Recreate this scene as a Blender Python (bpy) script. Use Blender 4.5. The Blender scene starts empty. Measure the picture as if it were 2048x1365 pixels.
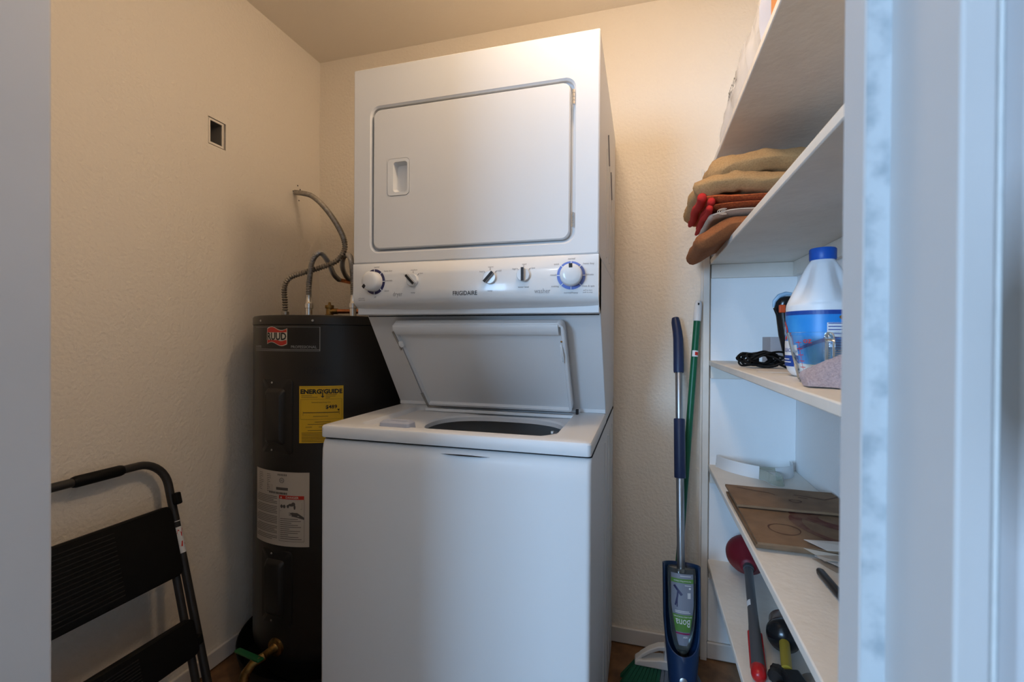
import bpy, math, random
from mathutils import Vector, Matrix, noise as mnoise
random.seed(7)
R_ = math.radians
SC = bpy.context.scene
COL = SC.collection

# ------------------------------------------------------------------ camera
F_PX, YAW, PITCH, ROLL, HC = 916.55, R_(15.853), R_(-.365), R_(.357), 1.1736
FW = Vector((-math.sin(YAW)*math.cos(PITCH), math.cos(YAW)*math.cos(PITCH), math.sin(PITCH)))
RT = FW.cross(Vector((0, 0, 1))).normalized(); UP = RT.cross(FW)
RT, UP = RT*math.cos(ROLL)+UP*math.sin(ROLL), -RT*math.sin(ROLL)+UP*math.cos(ROLL)
cd = bpy.data.cameras.new('camera'); cam = bpy.data.objects.new('camera', cd); COL.objects.link(cam)
cd.sensor_fit = 'HORIZONTAL'; cd.sensor_width = 36; cd.lens = F_PX/2048*36
cd.clip_start = .02; cd.clip_end = 60
m = Matrix((RT, UP, -FW)).transposed().to_4x4(); m.translation = (0, 0, HC); cam.matrix_world = m
cd.dof.use_dof = True; cd.dof.focus_distance = 1.45; cd.dof.aperture_fstop = 6.3
SC.camera = cam

# ------------------------------------------------------------------ world, exposure, daylight
w = bpy.data.worlds.new('world'); SC.world = w; w.use_nodes = True
bg = w.node_tree.nodes['Background']; bg.inputs[0].default_value = (.45, .65, 1, 1); bg.inputs[1].default_value = 1.0
SC.view_settings.view_transform = 'Standard'; SC.view_settings.look = 'None'
SC.view_settings.exposure = 0.0; SC.view_settings.gamma = 1; SC.view_settings.use_curve_mapping = False
WX0, WX1, WZ0, WZ1, WY = -2.75, -1.15, .90, 2.1, -3.0      # window of the room in front of the closet
ld = bpy.data.lights.new('daylight', 'AREA'); ld.shape = 'RECTANGLE'; ld.size = WX1-WX0; ld.size_y = WZ1-WZ0
ld.energy = 176; ld.color = (.40, .66, 1)
lo = bpy.data.objects.new('daylight', ld); COL.objects.link(lo)
lo.location = ((WX0+WX1)/2, WY-.16, (WZ0+WZ1)/2); lo.rotation_euler = (R_(90), 0, 0)

# ------------------------------------------------------------------ helpers
def ray(x, y): return FW+RT*((x-1024)/F_PX)-UP*((y-682.5)/F_PX)
def on(x, y, ax, v):
    d = ray(x, y); o = Vector((0, 0, HC)); i = 'XYZ'.index(ax); t = (v-o[i])/d[i]
    return o+d*t
ORI = {}
class MB:
    def __init__(s): s.v = []; s.f = []
    def add(s, vs, fs):
        k = len(s.v); s.v += [Vector(p) for p in vs]; s.f += [tuple(i+k for i in q) for q in fs]; return s
    def box(s, x0, x1, y0, y1, z0, z1):
        return s.add([(x0,y0,z0),(x1,y0,z0),(x1,y1,z0),(x0,y1,z0),(x0,y0,z1),(x1,y0,z1),(x1,y1,z1),(x0,y1,z1)],
                     [(0,3,2,1),(4,5,6,7),(0,1,5,4),(1,2,6,5),(2,3,7,6),(3,0,4,7)])
    def obox(s, c, a, b, d):                       # centre and three half vectors
        c, a, b, d = map(Vector, (c, a, b, d))
        vs = [c+a*i+b*j+d*k for k in (-1,1) for i, j in ((-1,-1),(1,-1),(1,1),(-1,1))]
        return s.add(vs, [(0,3,2,1),(4,5,6,7),(0,1,5,4),(1,2,6,5),(2,3,7,6),(3,0,4,7)])
    def loft(s, rings, closed=True, cap0=True, cap1=True):
        n = len(rings[0]); vs = [p for r in rings for p in r]; fs = []
        for i in range(len(rings)-1):
            for j in range(n if closed else n-1):
                k = (j+1) % n
                fs.append((i*n+j, i*n+k, (i+1)*n+k, (i+1)*n+j))
        if closed and cap0: fs.append(tuple(reversed(range(n))))
        if closed and cap1: fs.append(tuple((len(rings)-1)*n+j for j in range(n)))
        return s.add(vs, fs)
    def tube(s, path, r, n=12, cap=True):
        P = [Vector(p) for p in path]; rr = r if isinstance(r, (list, tuple)) else [r]*len(P)
        t = (P[1]-P[0]).normalized(); a = t.orthogonal().normalized(); rings = []
        for i, p in enumerate(P):
            if i == 0: t = (P[1]-P[0])
            elif i == len(P)-1: t = P[-1]-P[-2]
            else: t = (P[i+1]-P[i]).normalized()+(P[i]-P[i-1]).normalized()
            t.normalize(); a = (a-t*a.dot(t)).normalized(); b = t.cross(a)
            rings.append([p+(a*math.cos(2*math.pi*k/n)+b*math.sin(2*math.pi*k/n))*rr[i] for k in range(n)])
        return s.loft(rings, True, cap, cap)
    def lathe(s, prof, c=(0,0,0), axis=(0,0,1), n=32, cap0=True, cap1=True, fr=None):
        ax = Vector(axis).normalized(); c = Vector(c)
        a = Vector((1,0,0)) if abs(ax.z) > .99 else ax.orthogonal().normalized()
        b = ax.cross(a)
        rings = []
        for r, z in prof:
            rings.append([c+ax*z+(a*math.cos(2*math.pi*k/n)+b*math.sin(2*math.pi*k/n))*(max(r,1e-5)*(fr(2*math.pi*k/n, z) if fr else 1)) for k in range(n)])
        return s.loft(rings, True, cap0, cap1)
    def grid(s, fn, nu, nv):
        vs = [fn(i/(nu-1), j/(nv-1)) for j in range(nv) for i in range(nu)]
        return s.add(vs, [(j*nu+i, j*nu+i+1, (j+1)*nu+i+1, (j+1)*nu+i) for j in range(nv-1) for i in range(nu-1)])
    def prism(s, poly, ax, v0, v1):                # poly in the two other axes
        def P(p, v):
            if ax == 'X': return (v, p[0], p[1])
            if ax == 'Y': return (p[0], v, p[1])
            return (p[0], p[1], v)
        return s.loft([[P(p, v0) for p in poly], [P(p, v1) for p in poly]])
    def text(s, st, size, fn, align='CENTER', offset=0.0, sx=1.0):
        vs, fs = text_mesh(st, align, offset)
        return s.add([fn(x*size*sx, y*size) for x, y in vs], fs)
    def build(s, name, mat, parent=None, smooth=35, bevel=0, seg=2, sub=0, solid=0, loc=None, weld=False):
        if loc is not None: o0 = Vector(loc)
        else:
            mn = [min(p[i] for p in s.v) for i in range(3)]; mx = [max(p[i] for p in s.v) for i in range(3)]
            o0 = Vector(((mn[0]+mx[0])/2, (mn[1]+mx[1])/2, mn[2]))
        me = bpy.data.meshes.new(name); me.from_pydata([p-o0 for p in s.v], [], s.f); me.update()
        import bmesh
        bm = bmesh.new(); bm.from_mesh(me)
        if weld: bmesh.ops.remove_doubles(bm, verts=bm.verts, dist=1e-5)
        bmesh.ops.recalc_face_normals(bm, faces=bm.faces); bm.to_mesh(me); bm.free()
        if smooth:
            me.shade_smooth(); me.set_sharp_from_angle(angle=R_(smooth))
        ob = bpy.data.objects.new(name, me); COL.objects.link(ob)
        if mat: me.materials.append(mat)
        if solid:
            md = ob.modifiers.new('solid', 'SOLIDIFY'); md.thickness = solid; md.offset = 0
        if bevel:
            md = ob.modifiers.new('bevel', 'BEVEL'); md.width = bevel; md.segments = seg; md.limit_method = 'ANGLE'; md.angle_limit = R_(40)
            me.shade_smooth(); md.harden_normals = False
            md2 = ob.modifiers.new('wn', 'WEIGHTED_NORMAL'); md2.keep_sharp = True
        if sub:
            md = ob.modifiers.new('sub', 'SUBSURF'); md.levels = sub; md.render_levels = sub
        if parent: ob.parent = parent; ob.location = o0-ORI[parent.name]
        else: ob.location = o0
        ORI[ob.name] = o0
        return ob
_TX = {}
def text_mesh(st, align, offset):
    k = (st, align, offset)
    if k not in _TX:
        c = bpy.data.curves.new('lettering', 'FONT'); c.body = st; c.size = 1; c.align_x = align; c.offset = offset; c.resolution_u = 2
        o = bpy.data.objects.new('lettering', c); COL.objects.link(o)
        bpy.context.view_layer.update()
        me = o.to_mesh(); vs = [(v.co.x, v.co.y) for v in me.vertices]; fs = [tuple(p.vertices) for p in me.polygons]
        o.to_mesh_clear(); bpy.data.objects.remove(o); bpy.data.curves.remove(c)
        _TX[k] = (vs, fs)
    return _TX[k]
def thing(name, label, cat, loc, group=None):
    o = bpy.data.objects.new(name, None); COL.objects.link(o); o.location = loc; o.empty_display_size = .05
    ORI[o.name] = Vector(loc); return tag(o, label, cat, group)
def tag(o, label, cat, group=None):
    o['label'] = label; o['category'] = cat
    if group: o['group'] = group
    return o
def struct(o): o['kind'] = 'structure'; return o
def spline(pts, n=8):                              # Catmull-Rom through pts
    P = [Vector(p) for p in pts]; P = [P[0]*2-P[1]]+P+[P[-1]*2-P[-2]]; out = []
    for i in range(1, len(P)-2):
        for k in range(n):
            t = k/n; a, b, c, d = P[i-1:i+3]
            out.append(.5*((2*b)+(c-a)*t+(2*a-5*b+4*c-d)*t*t+(3*b-a-3*c+d)*t**3))
    out.append(P[-2]); return out
def rrect(x0, x1, y0, y1, r, n=64):                # rounded rectangle, n points
    pts = []; q = n//4
    for cx, cy, a in ((x1-r, y1-r, 0), (x0+r, y1-r, 90), (x0+r, y0+r, 180), (x1-r, y0+r, 270)):
        for k in range(q):
            t = R_(a+90*k/(q-1)); pts.append((cx+r*math.cos(t), cy+r*math.sin(t)))
    return pts
def sub3(p, q, t): return Vector(p)*(1-t)+Vector(q)*t

# ------------------------------------------------------------------ materials
def M(name, col, rough=.5, metal=0, bump=None, var=None, trans=0, coat=0, ior=1.45, sheen=0, spec=.5, detail=3):
    mt = bpy.data.materials.new(name); mt.use_nodes = True; nt = mt.node_tree; p = nt.nodes['Principled BSDF']
    p.inputs['Base Color'].default_value = (*col, 1); p.inputs['Roughness'].default_value = rough; p.inputs['Metallic'].default_value = metal
    p.inputs['IOR'].default_value = ior; p.inputs['Transmission Weight'].default_value = trans; p.inputs['Coat Weight'].default_value = coat
    p.inputs['Sheen Weight'].default_value = sheen; p.inputs['Specular IOR Level'].default_value = spec
    tc = nt.nodes.new('ShaderNodeTexCoord')
    if bump:
        n = nt.nodes.new('ShaderNodeTexNoise'); n.inputs['Scale'].default_value = bump[0]; n.inputs['Detail'].default_value = detail
        b = nt.nodes.new('ShaderNodeBump'); b.inputs['Strength'].default_value = bump[1]; b.inputs['Distance'].default_value = bump[2]
        nt.links.new(tc.outputs['Object'], n.inputs['Vector']); nt.links.new(n.outputs['Fac'], b.inputs['Height']); nt.links.new(b.outputs['Normal'], p.inputs['Normal'])
    if var:                                        # (scale, second colour, lo, hi)
        n = nt.nodes.new('ShaderNodeTexNoise'); n.inputs['Scale'].default_value = var[0]; n.inputs['Detail'].default_value = 6
        rp = nt.nodes.new('ShaderNodeValToRGB'); rp.color_ramp.elements[0].position = var[2]; rp.color_ramp.elements[1].position = var[3]
        rp.color_ramp.elements[0].color = (*col, 1); rp.color_ramp.elements[1].color = (*var[1], 1)
        nt.links.new(tc.outputs['Object'], n.inputs['Vector']); nt.links.new(n.outputs['Fac'], rp.inputs['Fac']); nt.links.new(rp.outputs['Color'], p.inputs['Base Color'])
    return mt
wall_m = M('wall_paint', (.86, .785, .68), .75, bump=(95, .55, .005), detail=2)
ceil_m = M('ceiling_paint', (.86, .785, .68), .8, bump=(80, .35, .004), detail=2)
hall_m = M('hall_paint', (.72, .71, .69), .8, bump=(95, .3, .004))
trim_m = M('trim_paint', (.70, .66, .62), .45, bump=(30, .15, .002))
jamb_m = M('jamb_paint', (.56, .54, .535), .6, bump=(60, .1, .001), var=(3, (.50, .49, .49), .4, .8))
shelf_m = M('shelf_paint', (.80, .75, .68), .55, bump=(45, .35, .003), var=(12, (.74, .69, .62), .45, .75))
shelfwall_m = M('shelf_wall_paint', (.90, .90, .90), .7, bump=(110, .25, .003))
tile_m = M('vinyl_tile', (.23, .12, .055), .5, bump=(40, .2, .002), var=(14, (.10, .05, .025), .4, .7))
grout_m = M('tile_joint', (.05, .035, .025), .9)
hallfloor_m = M('hall_floor', (.32, .26, .2), .6, var=(5, (.25, .2, .15), .3, .7))
white_m = M('white_enamel', (.68, .68, .685), .38, spec=.35)
whitep_m = M('white_plastic', (.72, .73, .74), .35)
cons_m = M('console_plastic', (.72, .72, .72), .22, coat=.2)
black_m = M('black_plastic', (.012, .012, .013), .4)
blackg_m = M('black_gloss_plastic', (.01, .01, .011), .2)
dark_m = M('dark_gap', (.015, .015, .017), .9)
navy_m = M('navy_print', (.03, .03, .10), .4)
bluering_m = M('blue_print', (.13, .20, .55), .4)
grayp_m = M('grey_print', (.28, .28, .29), .5)
ink_m = M('black_print', (.015, .015, .016), .6)
chrome_m = M('chrome', (.75, .75, .75), .15, 1)
steel_m = M('brushed_steel', (.45, .45, .46), .35, 1)
galv_m = M('galvanised_steel', (.42, .40, .37), .4, 1, var=(60, (.30, .28, .26), .4, .7))
tubgrey_m = M('tub_enamel', (.48, .47, .46), .4)
frost_m = M('frosted_blue_plastic', (.55, .58, .68), .35, trans=.35)
jacket_m = M('grey_heater_jacket', (.026, .023, .021), .36, .2, bump=(220, .08, .001))
panel_m = M('grey_heater_panel', (.021, .019, .018), .4, .2)
badge_m = M('black_badge', (.008, .008, .009), .3)
red_m = M('red_print', (.5, .03, .02), .5)
cream_print_m = M('cream_print', (.6, .56, .48), .6)
yellow_m = M('yellow_label', (.75, .46, .02), .6)
paper_m = M('label_paper', (.50, .45, .39), .7)
copper_m = M('copper', (.62, .24, .11), .3, 1, var=(40, (.3, .13, .06), .45, .7))
brass_m = M('brass', (.45, .27, .09), .4, 1, var=(60, (.2, .13, .05), .4, .7))
green_m = M('green_handle', (.01, .14, .04), .4)
pan_m = M('black_drain_pan', (.010, .010, .010), .55)
ladder_m = M('grey_ladder_tube', (.045, .042, .040), .42, .4)
rubber_m = M('black_rubber', (.004, .004, .004), .6, bump=(200, .15, .001), spec=.25)
mopnavy_m = M('mop_navy_plastic', (.014, .028, .085), .42, bump=(300, .05, .0005))
mopblue_m = M('mop_blue_plastic', (.005, .026, .085), .38)
clear_m = M('clear_plastic', (.86, .92, .86), .06, trans=.95, ior=1.3)
glass_m = M('clear_glass', (.95, .98, .97), .02, trans=1, ior=1.47)
liquid_m = M('green_cleaner', (.55, .75, .5), .05, trans=.9, ior=1.33)
monalabel_m = M('grey_blue_label', (.22, .25, .32), .45)
lgreen_m = M('label_green', (.10, .25, .05), .5)
lwhite_m = M('white_print', (.75, .77, .8), .5)
magenta_m = M('label_magenta', (.25, .02, .10), .5)
broomg_m = M('green_broom_pole', (.004, .11, .05), .35)
bristg_m = M('green_bristles', (.008, .11, .06), .7, bump=(300, .5, .002))
bristy_m = M('grey_bristles', (.16, .19, .23), .7, bump=(300, .5, .002))
jug_m = M('white_jug_plastic', (.80, .84, .88), .35)
capblue_m = M('blue_cap', (.005, .09, .45), .4)
lblue_m = M('label_blue', (.005, .17, .62), .35)
ldblue_m = M('label_dark_blue', (.01, .06, .32), .4)
lred_m = M('label_red', (.6, .03, .02), .4)
cloth_m = M('pink_grey_cloth', (.48, .40, .43), .95, bump=(500, .9, .003), sheen=0, var=(300, (.33, .28, .31), .4, .7))
tan_m = M('tan_terry', (.62, .38, .17), .95, bump=(900, 1, .003), sheen=0, var=(250, (.50, .29, .12), .4, .7))
terra_m = M('terracotta_terry', (.42, .15, .05), .95, bump=(900, 1, .003), sheen=0, var=(250, (.33, .11, .035), .4, .7))
orange_m = M('orange_red_terry', (.66, .15, .035), .95, bump=(800, 1, .003), sheen=0, var=(220, (.42, .06, .02), .4, .7))
hem_m = M('red_hem', (.50, .02, .015), .9, bump=(600, .5, .001))
wtowel_m = M('cream_towel', (.62, .52, .42), .95, bump=(400, .8, .003), sheen=0)
blueterry_m = M('blue_terry', (.02, .10, .24), .95, bump=(900, 1, .003), sheen=0)
card_m = M('cardboard', (.24, .145, .080), .8, bump=(90, .15, .001), var=(18, (.18, .105, .056), .4, .7))
stain_m = M('cardboard_print', (.10, .045, .025), .8)
redstain_m = M('cardboard_red_print', (.12, .03, .018), .8, var=(20, (.2, .1, .06), .4, .6))
kraft_m = M('kraft_paper', (.40, .32, .25), .8)
sheet_m = M('white_paper', (.62, .56, .50), .8)
rubred_m = M('red_rubber', (.17, .006, .016), .5)
gripgrey_m = M('dark_grey_grip', (.07, .075, .085), .45)
gripred_m = M('red_plastic', (.42, .01, .012), .3)
yellowwood_m = M('yellow_handle', (.42, .29, .03), .5)
orangesw_m = M('orange_switch', (.65, .08, .015), .4)
lightblue_m = M('pale_blue_plastic', (.35, .55, .75), .3)
oranbox_m = M('orange_carton', (.62, .25, .08), .6)
carton_m = M('pale_carton', (.42, .40, .42), .6)
lamp_m = bpy.data.materials.new('lamp_glass'); lamp_m.use_nodes = True
_p = lamp_m.node_tree.nodes['Principled BSDF']; _p.inputs['Base Color'].default_value = (.9, .85, .75, 1)
_p.inputs['Emission Color'].default_value = (1, .74, .49, 1); _p.inputs['Emission Strength'].default_value = 6
def film_material():
    mt = bpy.data.materials.new('plastic_film'); mt.use_nodes = True; nt = mt.node_tree; p = nt.nodes['Principled BSDF']
    p.inputs['Base Color'].default_value = (.84, .83, .84, 1); p.inputs['Roughness'].default_value = .15
    p.inputs['Transmission Weight'].default_value = .25; p.inputs['IOR'].default_value = 1.25
    return mt
film_m = film_material()
def chipped_material():                            # worn strip: paint chipped to bare spots
    mt = M('chipped_paint', (.50, .53, .55), .6, bump=(70, .5, .003), var=(60, (.33, .37, .40), .46, .70)); return mt
chip_m = chipped_material()
def grime_material():                              # hand grime around knob height on the casing
    mt = M('grimy_trim', (.52, .52, .54), .55); nt = mt.node_tree; p = nt.nodes['Principled BSDF']
    g = nt.nodes.new('ShaderNodeNewGeometry'); mp = nt.nodes.new('ShaderNodeMapping'); mp.vector_type = 'TEXTURE'
    mp.inputs['Location'].default_value = (.158, .246, 1.168); mp.inputs['Scale'].default_value = (.05, .03, .085)
    gr = nt.nodes.new('ShaderNodeTexGradient'); gr.gradient_type = 'SPHERICAL'
    n = nt.nodes.new('ShaderNodeTexNoise'); n.inputs['Scale'].default_value = 60
    mu = nt.nodes.new('ShaderNodeMath'); mu.operation = 'MULTIPLY'; mu.inputs[1].default_value = 1.5
    mx = nt.nodes.new('ShaderNodeMix'); mx.data_type = 'RGBA'; mx.inputs['A'].default_value = (.52, .52, .54, 1); mx.inputs['B'].default_value = (.17, .145, .125, 1)
    nt.links.new(g.outputs['Position'], mp.inputs['Vector']); nt.links.new(mp.outputs['Vector'], gr.inputs['Vector'])
    nt.links.new(gr.outputs['Fac'], mu.inputs[0]); nt.links.new(mu.outputs[0], mx.inputs['Factor']); nt.links.new(mx.outputs['Result'], p.inputs['Base Color'])
    return mt
grime_m = grime_material()

# ------------------------------------------------------------------ room shell
XL, XR, YB, YF, ZC = -1.4545, .52, 1.8157, .352, 2.4501
YH = .258                                          # hall face of the front wall
# floor with vinyl tiles
fl = struct(MB().box(XL-.1, XR+.1, YH, YB+.1, -.06, -.004).build('floor', grout_m))
TS = .305; tile_me = None
nx = int((XR-XL)/TS)+1; ny = int((YB-YH)/TS)+1
for i in range(nx):
    for j in range(ny):
        x0 = XL+i*TS; y1 = YB-j*TS; x1 = min(x0+TS, XR); y0 = max(y1-TS, YH)
        if x1-x0 < .02 or y1-y0 < .02: continue
        MB().box(x0+.001, x1-.001, y0+.001, y1-.001, -.004, 0).build('tile', tile_m, fl, smooth=0)
struct(MB().box(-3.4, 1.6, -3.1, YH, -.06, 0).build('floor_hall', hallfloor_m))
struct(MB().box(XL-.1, XR+.1, YH, YB+.1, ZC, ZC+.08).build('ceiling', ceil_m))
struct(MB().box(-3.4, 1.6, -3.1, YH, ZC, ZC+.08).build('ceiling_hall', hall_m))
struct(MB().box(XL-.1, XR+.1, YB, YB+.1, 0, ZC).build('wall_back', wall_m))
# left wall with the cut-out for the electrical box
HY0, HY1, HZ0, HZ1 = 1.2455, 1.3155, 1.845, 1.940
b = MB(); x = XL
for y0, y1, z0, z1 in ((YH, HY0, 0, ZC), (HY1, YB, 0, ZC), (HY0, HY1, 0, HZ0), (HY0, HY1, HZ1, ZC)):
    b.box(x-.1, x, y0, y1, z0, z1)
struct(b.build('wall_left', wall_m, smooth=0))
struct(MB().box(XR, XR+.1, YH, YB, 0, ZC).build('wall_right', shelfwall_m))
# front wall and hall walls
DX0, DX1, DZ = -.635, .1393, 2.06
struct(MB().box(-3.4, DX0-.02, YH, YF, 0, ZC).build('wall_front_left', hall_m))
struct(MB().box(DX1+.014, 1.6, YH, YF, 0, ZC).build('wall_front_right', hall_m))
struct(MB().box(DX0-.02, DX1+.014, YH, YF, DZ+.02, ZC).build('wall_front_header', hall_m))
struct(MB().box(-3.5, -3.4, -3.1, YF, 0, ZC).build('wall_hall_left', hall_m))
struct(MB().box(1.6, 1.7, -3.1, YF, 0, ZC).build('wall_hall_right', hall_m))
b = MB()
for x0, x1, z0, z1 in ((-3.4, WX0, 0, ZC), (WX1, 1.6, 0, ZC), (WX0, WX1, 0, WZ0), (WX0, WX1, WZ1, ZC)): b.box(x0, x1, WY-.1, WY, z0, z1)
struct(b.build('wall_hall_back', hall_m, smooth=0))
wf = struct(MB().box(WX0, WX1, WY-.06, WY-.03, WZ0, WZ0+.04).box(WX0, WX1, WY-.06, WY-.03, WZ1-.04, WZ1)
    .box(WX0, WX0+.04, WY-.06, WY-.03, WZ0+.04, WZ1-.04).box(WX1-.04, WX1, WY-.06, WY-.03, WZ0+.04, WZ1-.04)
    .box((WX0+WX1)/2-.02, (WX0+WX1)/2+.02, WY-.06, WY-.03, WZ0+.04, WZ1-.04).build('window_1', trim_m))
# door frame
struct(MB().box(DX0-.02, DX0, YH, YF+.001, 0, DZ).build('trim_1', jamb_m, bevel=.003))
struct(MB().box(DX1, DX1+.014, YH, YF+.001, 0, DZ).build('trim_2', jamb_m, bevel=.0015))
struct(MB().box(DX0-.02, DX1+.014, YH, YF+.001, DZ, DZ+.02).build('trim_3', jamb_m))
st = struct(MB().box(.1267, DX1, .3206, YF, 0, DZ).build('trim_4', jamb_m, bevel=.0015))
MB().box(.1272, DX1, .3198, .3206, .002, DZ-.002).build('worn_edge', chip_m, st)
cs = struct(MB().box(.1532, .215, .240, YH, 0, DZ+.06).build('trim_5', grime_m, bevel=.004))
struct(MB().box(DX0-.085, DX0-.014, .240, YH, 0, DZ+.06).build('trim_6', jamb_m, bevel=.004))
struct(MB().box(DX0-.014, .1532, .240, YH, DZ+.014, DZ+.06).build('trim_7', jamb_m, bevel=.004))
# small screw holes in the wall round the conduit
for y_, z_ in ((1.648, 1.803), (1.675, 1.835), (1.683, 1.772), (1.690, 1.822)):
    MB().lathe([(.0032, 0), (.0030, .0006)], (XL, y_, z_), (1, 0, 0), 8).build('screw_hole', dark_m, bpy.data.objects['wall_left'], 0)
# baseboards
def baseboard(name, x0, x1, y0, y1): return struct(MB().box(x0, x1, y0, y1, .003, .064).build(name, trim_m, bevel=.004))
baseboard('baseboard_left', XL, XL+.012, YF, YB-.012)
baseboard('baseboard_back', XL, .212, YB-.012, YB)
baseboard('baseboard_shelves', .236, XR, YB-.012, YB)

# closet ceiling lamp, and an unseen fill bulb added in the room outside
def ceiling_lamp(label, LX, LY, drop, energy, color):
    lt = thing('ceiling_lamp', label, 'lamp', (LX, LY, ZC-drop))
    MB().lathe([(.06, 0), (.062, -.012), (.045, -.024), (.012, -.028)], (LX, LY, ZC), n=32).build('base', whitep_m, lt)
    MB().tube([(LX, LY, ZC-.026), (LX, LY, ZC-drop+.055)], .006, 10).build('stem', whitep_m, lt)
    MB().lathe([(.010, -drop+.055), (.017, -drop+.05), (.018, -drop+.028), (.014, -drop+.026)], (LX, LY, ZC), n=20).build('socket', whitep_m, lt)
    MB().lathe([(.013, -drop+.027), (.018, -drop+.020), (.028, -drop+.006), (.031, -drop-.008), (.026, -drop-.024), (.012, -drop-.035), (.001, -drop-.037)], (LX, LY, ZC), n=28).build('bulb_glass', lamp_m, lt)
    pl = bpy.data.lights.new('bulb', 'POINT'); pl.energy = energy; pl.color = color; pl.shadow_soft_size = .06
    po = bpy.data.objects.new('bulb', pl); COL.objects.link(po); po.parent = lt; po.location = (0, 0, 0)
ceiling_lamp('bare bulb on a short stem from the closet ceiling above the washer', -.13, .90, .26, 17, (1, .75, .50))
ceiling_lamp('unseen bare bulb added as fill light in the room in front of the closet', -.25, -1.0, .20, 17, (.95, .96, 1))  # unseen bulb added to brighten the machine front, stands in for bounced daylight

# ------------------------------------------------------------------ stacked washer and dryer
m0, m1 = -.789, -.103; YW, YD, YK = .9918, 1.127, 1.775; ZW, ZD, ZDB = .949, 1.9264, 1.3806
LC = thing('stacked_washer_dryer', 'white stacked washer and dryer with open washer lid', 'appliance', ((m0+m1)/2, 1.4, 0))
# washer cabinet, open at the top
def wring(z, yf, r=.012):
    return [(x, y, z) for x, y in rrect(m0, m1, yf, YK, r, 32)]
MB().loft([wring(.015, YW), wring(.855, YW), wring(.885, YW+.001), wring(.900, YW+.004), wring(.909, YW+.009), wring(.913, YW+.016)], True, True, False).build('washer_cabinet', white_m, LC, 40)
MB().loft([wring(.9125, YW+.012), wring(.9185, YW+.012)], True, False, False).build('top_seam', dark_m, LC)
for sx in (m0+.05, m1-.05):
    for sy in (YW+.06, YK-.06): MB().lathe([(.02, 0), (.02, .008), (.01, .009), (.01, .016)], (sx, sy, 0), n=16).build('foot', black_m, LC)
# washer top with recess and tub opening
N = 64
HOLE = [(-.395+.192*math.copysign(abs(math.cos(t))**.8, math.cos(t)), 1.212+.138*math.copysign(abs(math.sin(t))**.8, math.sin(t))) for t in [2*math.pi*(k+.5)/N for k in range(N)]]
def outer(i, z, r=.01): return [(x, y, z) for x, y in rrect(m0+i, m1-i, YW+i, 1.42, r, N)]
def rec(i, z): return [(x, y, z) for x, y in rrect(-.706+i, -.190-i, 1.030+i, 1.372-i, .03, N)]
def hol(k, z): return [(-.395+(x+.395)*k, 1.212+(y-1.212)*k, z) for x, y in HOLE]
MB().loft([outer(.001, .918), outer(0, .921), outer(0, .943), outer(.002, .947), outer(.007, ZW), rec(0, ZW), rec(.004, ZW-.004), rec(.008, ZW-.012),
           hol(1.12, ZW-.014), hol(1.03, ZW-.017), hol(1, ZW-.022), hol(1, ZW-.034)], True, False, False).build('washer_top', white_m, LC, 28)
MB().box(m0+.002, m1-.002, 1.42, YK, .918, ZW).build('washer_top_rear', white_m, LC)
tb = MB().lathe([(.255, .3), (.255, .895), (.235, .905), (.23, .90), (.23, .45), (.02, .44)], (-.395, 1.25, 0), n=64, cap0=True).build('tub', tubgrey_m, LC)
MB().loft([hol(1.0, ZW-.034), hol(1.12, ZW-.038), [(-.395+.262*math.cos(2*math.pi*(k+.5)/N), 1.25+.262*math.sin(2*math.pi*(k+.5)/N), .899) for k in range(N)]], True, False, False).build('tub_boot', dark_m, LC)
MB().lathe([(.08, .45), (.06, .5), (.045, .8), (.03, .83), (.001, .835)], (-.395, 1.25, 0), n=24).build('agitator', tubgrey_m, LC)
# bleach dispenser tray on the front left of the recess
dp = rrect(-.640, -.553, 1.018, 1.062, .008, 32)
def dring(i, z): return [(x+(i if x < -.5965 else -i), y+(i if y < 1.04 else -i), z) for x, y in dp]
MB().loft([dring(0, .940), dring(.002, .958), dring(.008, .963), dring(.013, .960), dring(.016, .947)], True, True, True).build('bleach_dispenser', frost_m, LC, 40)
MB().box(-.2015, -.193, 1.068, 1.086, .9485, .9496).build('lid_switch_slot', black_m, LC, 0)
MB().box(-.207, -.2015, 1.073, 1.081, .9465, .952).build('lid_switch_tab', galv_m, LC, 0)
# middle body: slanted panel behind the lid
MB().prism([(1.199, 1.2376), (1.3916, ZW+.012), (1.3916, ZW), (YK, ZW), (YK, ZDB), (1.15, ZDB), (1.15, 1.2376)], 'X', m0, m1).build('rear_panel', white_m, LC, 30, bevel=.002)
# dryer cabinet: box with recessed front
RX0, RX1, RZ0, RZ1 = -.7365, -.1600, 1.408, 1.8175
def fr(pts, y): return [(x, y, z) for x, z in pts]
o_ = [(x, z) for x, z in rrect(m0, m1, ZDB, ZD, .004, N)]; i_ = rrect(RX0, RX1, RZ0, RZ1, .028, N)
i2 = rrect(RX0+.005, RX1-.005, RZ0+.005, RZ1-.005, .024, N)
o2 = [(x, z) for x, z in rrect(m0+.003, m1-.003, ZDB+.003, ZD-.003, .004, N)]
MB().loft([fr(o_, YK), fr(o_, YD+.003), fr(o2, YD), fr(i_, YD), fr(i2, YD+.004), fr(i2, YD+.016)], True, True, True).build('dryer_cabinet', white_m, LC, 25)
for yy in (1.36, 1.47, 1.58, 1.68):
    MB().box(m1-.001, m1+.002, yy, yy+.018, ZDB+.03, ZD-.2).build('side_rib', white_m, LC, 30, bevel=.0008)
    MB().box(m1-.001, m1+.002, yy, yy+.018, .08, ZW-.08).build('side_rib', white_m, LC, 30, bevel=.0008)
for yy, zz in ((1.43, 1.73), (1.55, 1.66)):
    a = Vector((m1+.0006, yy, zz)); MB().tube([a+Vector((0, -.025, .055)), a+Vector((0, .025, -.02))], .003, 6).build('vent_slot', grayp_m, LC)
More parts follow.
